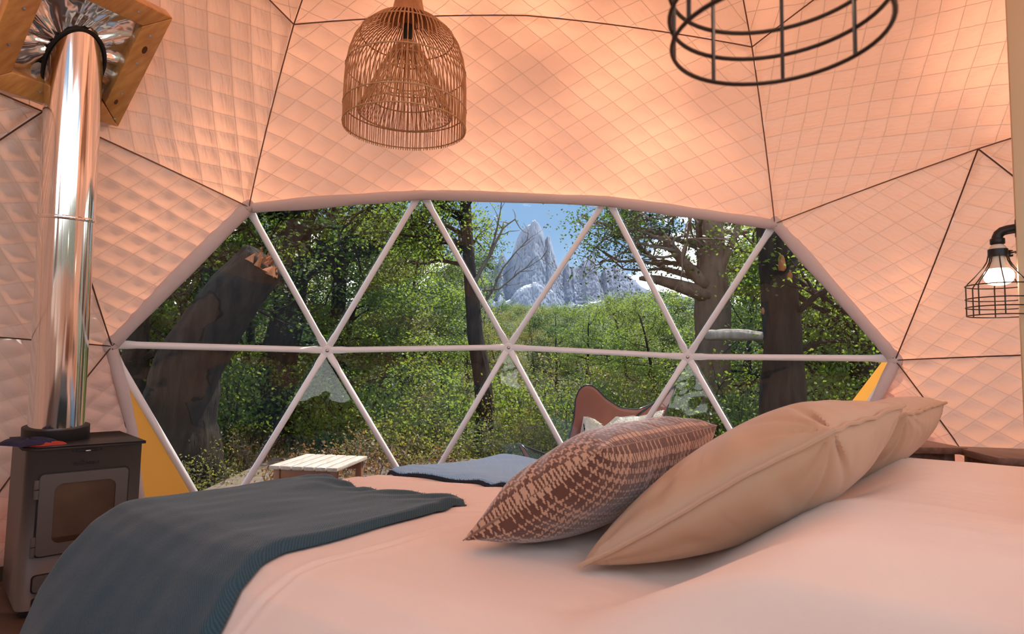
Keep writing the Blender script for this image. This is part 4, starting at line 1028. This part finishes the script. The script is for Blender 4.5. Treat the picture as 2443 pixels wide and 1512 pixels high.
RANK = ['nearest', 'second nearest', 'third nearest', 'fourth nearest', 'fifth nearest', 'sixth nearest', 'seventh nearest', 'eighth nearest', 'ninth nearest', 'tenth nearest']
ZONE = ((420, 'at the left edge of the window'), (700, 'behind the broken trunk'), (900, 'below the arching brown bough'), (1110, 'left of the slender trunk'), (1250, "below the mountain's left flank"), (1400, 'below the main peak'), (1560, 'below the lower peaks'), (1780, 'around the thick brown trunk'), (1950, 'by the knotted dark trunk'), (9999, 'at the right edge of the window'))
def place(src, px, dep, sc, rz=None):
    p = at_depth(px, 860, dep); z = float(ground_z(np.array(p[0]), np.array(p[1])))
    key = src.name
    if key in HGT:                              # the forest is lower in the gap before the mountain
        k = np.interp(px, [300, 520, 1080, 1150, 1290, 1400, 1460, 1540, 1600, 1760, 1850], [.40, .26, .24, .105, .100, .105, .125, .125, .13, .14, .45])
        if dep > 11: sc = min(sc, (k*dep+1.015-z)/HGT[key])
    loc = (p[0], p[1], z-.02); rz = random.uniform(0, 6.28) if rz is None else rz
    zone = next(t for x, t in ZONE if px < x); o = src
    if key not in used:
        used.add(key); src.location = loc; src.rotation_euler = (0, 0, rz); src.scale = (sc, sc, sc)
    else: o = copy_tree(src, loc, rz, sc)
    ORDER.setdefault((KIND[key], zone), []).append((dep, o))
    return o
# (kind, pixel column, depth, scale): nearer ones first
for k, px, dp, sc in ((0, 470, 9.5, .95), (1, 610, 11, 1.15), (0, 800, 10.5, .74), (2, 880, 12, .72), (0, 960, 13, .80), (1, 1010, 16, 1.05), (0, 1060, 15, .62), (2, 1210, 17, .62), (1, 1330, 19, .80), (0, 1400, 16, .70),
                      (0, 1500, 18, .85), (0, 1570, 14, .68), (1, 1590, 20, 1.05), (0, 1780, 12, .74), (0, 1960, 9.5, .84), (0, 2060, 11, 1.1), (1, 1900, 15, 1.2), (1, 2140, 12, 1.1), (0, 360, 12, 1.2), (1, 250, 10, 1.1), (1, 720, 17, 1.5), (2, 560, 15, 1.4),
                      (1, 850, 20, 1.6), (0, 640, 22, 1.9), (1, 960, 24, 1.6), (1, 1120, 22, .95), (2, 1270, 25, .80), (1, 1450, 27, 1.0), (0, 1640, 25, 1.2), (1, 1720, 22, 1.35), (1, 1830, 20, 1.4), (0, 2000, 20, 1.6), (2, 1180, 30, 1.0), (0, 1380, 33, 1.05), (1, 1520, 36, 1.35),
                      (1, 420, 20, 1.7), (1, 1050, 33, 1.6), (2, 1300, 40, 1.2), (0, 1120, 42, 1.55), (1, 1430, 45, 1.5), (0, 1580, 44, 1.8), (1, 780, 30, 2.2), (1, 500, 30, 2.2), (1, 2100, 26, 2.0), (0, 1900, 30, 1.9), (2, 1750, 33, 1.7), (0, 920, 36, 2.1), (1, 1170, 52, 2), (0, 1215, 55, 2), (1, 1260, 58, 2), (0, 1310, 54, 2), (1, 1360, 60, 2), (2, 1240, 48, 2)):
    place(protos[k], px, dp, sc)
for k, px, dp, sc in ((2, 740, 5.9, .8), (2, 830, 6.2, .95), (2, 900, 6.6, .9), (1, 940, 7.2, .9), (0, 880, 8.0, 1.1), (1, 1000, 8.2, 1.0), (1, 1050, 7.5, .85), (0, 1100, 8.5, .95), (1, 1200, 8.0, .85), (1, 1260, 8.6, .9), (1, 1320, 7.8, .7),
                      (0, 1300, 10, 1.0), (0, 1200, 11, 1.1), (2, 1240, 9.5, .9), (0, 1400, 9.4, 1.1), (1, 1480, 10.5, 1.2), (0, 1560, 9.0, 1.1), (0, 1640, 8.0, 1.0), (0, 1700, 8.6, 1.15), (1, 1790, 8.0, 1.0), (0, 1760, 7.6, .9), (0, 1960, 7.8, 1.2), (0, 2030, 8.6, 1.3), (1, 1850, 9.4, 1.2),
                      (0, 770, 9.4, 1.3), (0, 540, 8.8, 1.3), (2, 600, 7.2, .8), (0, 420, 7.8, 1.2), (0, 340, 8.4, 1.2), (1, 1130, 12.5, 1.3), (1, 980, 11, 1.3), (2, 1380, 12, 1.2), (1, 1320, 13.5, 1.4), (1, 1460, 13.5, 1.5), (2, 1180, 14, 1.3), (1, 500, 6.0, .6), (0, 2120, 7.6, 1.2)):
    place(shr[k], px, dp, sc)

for (kd, zone), lst in ORDER.items():
    for q, (dep, o) in enumerate(sorted(lst, key=lambda x: x[0])): o['label'] = kd+', '+(RANK[q]+' of its kind ' if len(lst) > 1 else '')+zone
# --- big single trees
def big_tree(name, label, base, pts, rad, bark, seed, nb, f0, L, leafm, per, size, dirs=None, up=.25, spread=(.17, .17, .06), extra=None, wob=.22, sub=6):
    t = empty(name, base, label=label, cat='tree'); r = np.random.default_rng(seed)
    trunk_mesh(pts, rad, 44, .10, seed, .04).build('trunk', bark, t)
    if nb:
        P = densify(pts, .3); rr = np.interp(np.linspace(0, 1, len(P)), np.linspace(0, 1, len(rad)), rad)
        m, tips = branch_set(r, P, rr, nb, f0, 1.0, L, up=up, dirs=dirs, wob=wob, sub=sub); m.build('branches', bark, t, kind='stuff')
        if per: foliage(r, tips, per, size, spread).build('foliage', leafm, t, kind='stuff')
    return t
D = at_depth
def gz(p): return np.array([p[0], p[1], float(ground_z(np.array(p[0]), np.array(p[1])))-.1])
# leaning broken trunk at the left
b0_ = gz(D(425, 1150, 6.2))
t = big_tree('broken_tree', 'huge dark leaning trunk broken off in reflection painted wood, left in the window', b0_, [b0_, D(430, 1000, 6.2), D(450, 880, 6.2), D(505, 780, 6.3), D(560, 700, 6.4), D(612, 640, 6.5), D(632, 618, 6.5)], [.55, .45, .37, .32, .29, .28, .25], BARKD, 31, 0, 0, 0, None, 0, 0)
r = np.random.default_rng(5); m = MB()
for k in range(46):
    f = r.uniform(-1, 1); a = D(624+f*34, 642+f*22, 6.45+r.uniform(-.22, .18)); P = wobble(a, np.array([.45+r.normal()*.15, r.normal()*.15, .9+r.normal()*.15]), r.uniform(.06, .22)*(1.3-abs(f)), 3, r, .10); m.add(*tube(P, np.linspace(r.uniform(.03, .06), .006, len(P)), 5))
m.build('reflection_splinters', REFLWOOD, t, label='splinters at the break painted in reflected orange')
# upright trunks behind
b1_ = gz(D(650, 1000, 9.5))
big_tree('old_beech_tree', 'tall dark trunk with spreading boughs behind the broken tree', b1_, [b1_, D(665, 860, 9.5), D(690, 740, 9.5), D(705, 620, 9.6), D(722, 500, 9.7), D(735, 380, 9.8), D(745, 250, 9.9)], [.34, .28, .25, .22, .19, .16, .12], BARKD, 32, 26, .45, 3.0, LEAF[1], 24, .062, up=.25, sub=7)
b2_ = gz(D(800, 1000, 10.5))
big_tree('old_beech_tree', 'forked dark beech whose curved brown bough arches beside the second strut', b2_, [b2_, D(800, 850, 10.5), D(808, 700, 10.5), D(812, 640, 10.4), D(822, 560, 10.5), D(800, 470, 10.6), D(770, 360, 10.8)], [.17, .14, .13, .12, .11, .09, .07], BARKD, 33, 18, .5, 2.3, LEAF[0], 20, .06, up=.3, sub=6)
# slender trunk in the middle with bare branches towards the mountain
b3_ = gz(D(1148, 1080, 8.6))
t = big_tree('slender_beech_tree', 'slender dark tree trunk left of the mountain with bare twigs', b3_, [b3_, D(1158, 980, 8.6), D(1150, 900, 8.6), D(1134, 800, 8.7), D(1126, 700, 8.8), D(1118, 600, 8.9), D(1112, 520, 9.0), D(1106, 420, 9.1)], [.17, .13, .125, .115, .105, .09, .08, .06], BARKD, 34, 16, .62, 1.35, LEAF[0], 15, .05, dirs=(2.6, 3.4, 4.2, 1.7), up=.3)
r = np.random.default_rng(3); m = MB()
for pts, ra in (([(1128, 680), (1150, 640), (1168, 610), (1200, 545), (1228, 522)], .035), ([(1165, 612), (1180, 570), (1196, 500), (1200, 470)], .02), ([(1130, 760), (1170, 700), (1200, 640), (1230, 600), (1258, 570)], .022), ([(1148, 695), (1190, 690), (1240, 650), (1290, 618)], .02), ([(1140, 640), (1160, 700), (1158, 740)], .015)):
    Q = densify([D(x, y, 8.75) for x, y in pts], .08); Q = Q+.02*np.stack([vnoise(Q, 8, c) for c in range(3)], 1); m.add(*tube(Q, np.linspace(ra, ra*.25, len(Q)), 5, cap=False))
    for k in range(9):
        i = r.integers(len(Q)//3, len(Q)); dd = Q[i]-Q[i-1]; S = wobble(Q[i], dd/np.linalg.norm(dd)+r.normal(size=3)*.6, r.uniform(.12, .4), 4, r, .25); m.add(*tube(S, np.linspace(ra*.3, ra*.08, len(S)), 4, cap=False))
m.build('bare_branches', BARKG, t, kind='stuff')
# right side trunks
b4_ = gz(D(1700, 1000, 9.2))
t = big_tree('brown_beech_tree', 'thick brown old trunk with spreading limbs, right of the mountain', b4_, [b4_, D(1700, 850, 9.2), D(1702, 740, 9.2), D(1698, 640, 9.2), D(1692, 560, 9.3), D(1685, 480, 9.4), D(1680, 380, 9.5)], [.36, .27, .25, .27, .21, .20, .17], BARKB, 35, 18, .55, 2.3, LEAF[1], 8, .055, dirs=(2.8, 3.3, .3, 1.2, 2.4), up=.22)
for pts, ra in (([(1690, 705), (1640, 690), (1590, 668), (1545, 662), (1525, 664)], [.13, .11, .08, .06, .03]), ([(1685, 680), (1650, 650), (1620, 610), (1590, 575), (1572, 548)], [.12, .09, .075, .06, .04]), ([(1710, 650), (1738, 600), (1755, 560), (1775, 500)], [.10, .06, .05, .04])):
    trunk_mesh([D(x, y, 9.1) for x, y in pts], ra, 10, .14, len(pts)).build('limb', BARKB, t)
m, tips = branch_set(np.random.default_rng(8), [D(x, y, 9.0) for x, y in ((1620, 610), (1600, 585), (1575, 548), (1560, 520), (1530, 500))], np.full(5, .05), 14, 0, 1, 1.1, up=.2, dirs=(2.9, 3.4, 2.2, 1.0), sub=5); m.build('branches', BARKG, t, kind='stuff')
foliage(np.random.default_rng(4), tips, 9, .05, (.2, .2, .07)).build('foliage', LEAF[1], t, kind='stuff')
b5_ = gz(D(1860, 1050, 6.6))
t = big_tree('dark_beech_tree', 'thick dark trunk with a knot painted in reflected orange at the right of the window', b5_, [b5_, D(1866, 900, 6.6), D(1868, 800, 6.6), D(1860, 700, 6.6), D(1856, 620, 6.6), D(1850, 540, 6.7), D(1835, 430, 6.8)], [.33, .25, .22, .19, .18, .20, .18], BARKD, 36, 9, .35, 1.7, LEAF[0], 18, .05, dirs=(.4, 5.8, .9), up=.3)
r = np.random.default_rng(2)
for (x, y), d_, s_ in (((1864, 632), 6.40, .085), ((1884, 658), 6.41, .05), ((1820, 742), 6.40, .04)):
    c = D(x, y, d_); V, F = lathe([(s_*.5*sin(a), s_*cos(a)) for a in np.linspace(0, pi, 9)], c, 14); V = V+(V-c)*(.3*vnoise(V, 30, 3))[:, None]; V = c+(V-c)*(1+.35*vnoise(V, 60, 4))[:, None]; MB().add(V, F).build('knot', REFLWOOD, t, label='reflection painted wood knot')
b6_ = gz(D(2062, 1000, 8.4))
big_tree('dark_beech_tree', 'dark trunk close to the right edge of the window', b6_, [b6_, D(2062, 880, 8.4), D(2058, 780, 8.4), D(2050, 700, 8.5), D(2040, 560, 8.6)], [.26, .2, .18, .16, .12], BARKD, 37, 14, .4, 2.2, LEAF[0], 20, .055, up=.25)
b7_ = gz(D(320, 1000, 7.4))
big_tree('dark_beech_tree', 'dark trunk close to the left edge of the window', b7_, [b7_, D(322, 880, 7.4), D(328, 760, 7.5), D(340, 640, 7.6), D(350, 500, 7.7)], [.2, .15, .14, .12, .1], BARKD, 38, 12, .4, 2.0, LEAF[1], 20, .055, up=.25)

# a fallen log among the shrubs, and a mound added for pale lit ground
t = empty('fallen_log', D(1770, 800, 7.4), label='pale fallen log lying across the undergrowth by the dark trunk', cat='log')
trunk_mesh([D(1685, 800, 7.6), D(1760, 798, 7.4), D(1845, 806, 7.2)], [.06, .068, .055], 22, .22, 6, .06).build('log', M('silvery dead wood', (.34, .30, .26), .9, vary=(5, (.22, .19, .16), (4, 4, 1)), bump=(18, .8)), t)
LITGROUND = M('pale lit ground', (.32, .31, .28), .9, vary=(2.5, (.20, .20, .17)), bump=(10, .8))
for px, py, dp, s_, lb in ((985, 1062, 8.4, .30, 'grey boulder in place of pale lit ground beyond the slatted table'),):
    c = D(px, py, dp); g0 = float(ground_z(np.array(c[0]), np.array(c[1]))); hgt = max(.3, c[2]-g0+s_*.5)
    V, F = lathe([(sin(a), -cos(a)) for a in np.linspace(0, pi, 18)], (0, 0, 0), 28); k = 1+.22*vnoise(V, 2.2, px)+.08*vnoise(V, 7, px+1); V = V*k[:, None]*[s_*1.5, s_, hgt*.55]+[c[0], c[1], g0+hgt*.42]
    MB().add(V, F).build('added_mound', LITGROUND, label=lb, cat='added_mound')
# dry grass and litter between deck and forest
r = np.random.default_rng(77); n = 26000
gx_ = r.uniform(-9, 9, n); gy_ = r.uniform(6.4, 15, n); P = np.stack([gx_, gy_, ground_z(gx_, gy_)], 1)
hgt = r.uniform(.10, .38, n)[:, None]; d_ = np.stack([r.normal(size=n)*.35, r.normal(size=n)*.35, np.ones(n)], 1); sd = np.stack([np.cos(r.uniform(0, 6.28, n)), np.sin(r.uniform(0, 6.28, n)), np.zeros(n)], 1)*.006
V = np.stack([P-sd, P+sd, P+d_*hgt], 1).reshape(-1, 3)
MB().add(V, np.arange(n*3).reshape(-1, 3)).build('grass', M('dry grass', (.22, .20, .06), .8, vary=(1.2, (.12, .15, .04)), trans=((.4, .36, .08), .35)), kind='stuff', label='dry yellow green grass on the forest floor', cat='grass')

# ------------------------------------------------------------------ the mountain
def mountain():
    ridge = [(600, 760), (760, 740), (900, 700), (1000, 690), (1060, 660), (1110, 640), (1140, 618), (1150, 600), (1161, 594), (1172, 602), (1182, 622), (1188, 628), (1194, 604), (1198, 594), (1203, 606), (1210, 622), (1220, 612), (1226, 592), (1234, 566), (1243, 550), (1256, 538), (1266, 534), (1270, 526), (1276, 524), (1284, 530), (1290, 540), (1296, 556), (1301, 572), (1307, 560), (1312, 562), (1317, 584), (1324, 608), (1333, 636), (1341, 648), (1350, 634), (1356, 626), (1362, 640), (1366, 634), (1372, 638), (1382, 634), (1392, 620), (1402, 618), (1408, 612), (1415, 612), (1422, 624), (1428, 648), (1434, 654), (1440, 640), (1442, 631), (1448, 637), (1454, 634), (1460, 638), (1468, 631), (1478, 638), (1490, 648), (1506, 662), (1540, 690), (1600, 700), (1700, 720), (1850, 745), (2000, 760)]
    DM = 620.0; nc, nr = 700, 150
    xs = np.concatenate([np.linspace(600, 1120, 90), np.linspace(1121, 1530, 720), np.linspace(1532, 2000, 90)])
    R_ = np.array(ridge, float); ys = np.interp(xs, R_[:, 0], R_[:, 1])+1.6*vnoise(np.stack([xs, xs*0], -1), .35, 3)
    top = np.array([at_depth(x, y, DM) for x, y in zip(xs, ys)])
    fwd = _F.copy(); fwd[2] = 0; fwd /= np.linalg.norm(fwd)
    base = 26.0
    tt = np.linspace(-.25, 1, nr)
    V = np.zeros((len(xs), nr, 3))
    for j, t in enumerate(tt):
        if t < 0: V[:, j] = top-fwd*(t*160)*1.0-np.array([0, 0, 1.0])*(np.abs(t)*4*(top[:, 2]-base)*.6)[:, None]
        else:
            # steep walls, a snowy shelf below them, steep again
            h = np.interp(t, [0, .10, .42, .55, .72, 1.0], [1, .80, .43, .36, .14, 0]); f = np.interp(t, [0, .10, .42, .55, .72, 1.0], [0, 10, 34, 74, 95, 150])
            V[:, j] = top-fwd*f; V[:, j, 2] = base+(top[:, 2]-base)*h
    P = V.reshape(-1, 3); tj = np.tile(np.maximum(tt, 0), len(xs))
    ribs = 1.3*(1-2*np.abs(vnoise(P*[1, 1, .14], .24, 5)))+.9*(1-2*np.abs(vnoise(P*[1, 1, .22], .8, 6)))+.7*(1-2*np.abs(vnoise(P*[1, 1, .45], 2.2, 7)))+.4*vnoise(P*[1, 1, .6], 5.0, 9)
    P = P-fwd*(ribs*smooth01(tj/.06)*1.2)[:, None]; P[:, 2] += vnoise(P, .10, 8)*1.2*smooth01((tj-.3)/.2)
    return MB().add(P, grid_faces(len(xs), nr)[:, ::-1].copy())
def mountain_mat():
    m = M('haze tinted granite with snow', (.30, .34, .42), .9, spec=.2); nt = m.node_tree; N = nt.nodes; L = nt.links; b = N['Principled BSDF']
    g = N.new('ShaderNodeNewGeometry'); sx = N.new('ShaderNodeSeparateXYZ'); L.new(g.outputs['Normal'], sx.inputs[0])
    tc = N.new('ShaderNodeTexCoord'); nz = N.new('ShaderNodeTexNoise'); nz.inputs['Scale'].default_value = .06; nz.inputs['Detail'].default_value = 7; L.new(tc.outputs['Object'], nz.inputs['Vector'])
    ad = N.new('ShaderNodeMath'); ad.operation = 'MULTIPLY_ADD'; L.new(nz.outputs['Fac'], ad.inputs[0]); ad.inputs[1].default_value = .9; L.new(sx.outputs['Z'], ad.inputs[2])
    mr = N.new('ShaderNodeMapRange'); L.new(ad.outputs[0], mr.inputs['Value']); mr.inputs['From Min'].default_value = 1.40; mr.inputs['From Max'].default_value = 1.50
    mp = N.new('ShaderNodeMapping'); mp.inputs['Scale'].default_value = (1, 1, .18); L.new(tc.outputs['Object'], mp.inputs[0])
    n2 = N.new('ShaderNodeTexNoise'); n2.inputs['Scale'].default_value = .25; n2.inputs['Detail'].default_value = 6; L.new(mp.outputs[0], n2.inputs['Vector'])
    m1 = N.new('ShaderNodeMix'); m1.data_type = 'RGBA'; L.new(n2.outputs['Fac'], m1.inputs['Factor']); m1.inputs[6].default_value = (.105, .135, .195, 1); m1.inputs[7].default_value = (.18, .205, .26, 1)  # bluish haze of distance is put into these rock colours
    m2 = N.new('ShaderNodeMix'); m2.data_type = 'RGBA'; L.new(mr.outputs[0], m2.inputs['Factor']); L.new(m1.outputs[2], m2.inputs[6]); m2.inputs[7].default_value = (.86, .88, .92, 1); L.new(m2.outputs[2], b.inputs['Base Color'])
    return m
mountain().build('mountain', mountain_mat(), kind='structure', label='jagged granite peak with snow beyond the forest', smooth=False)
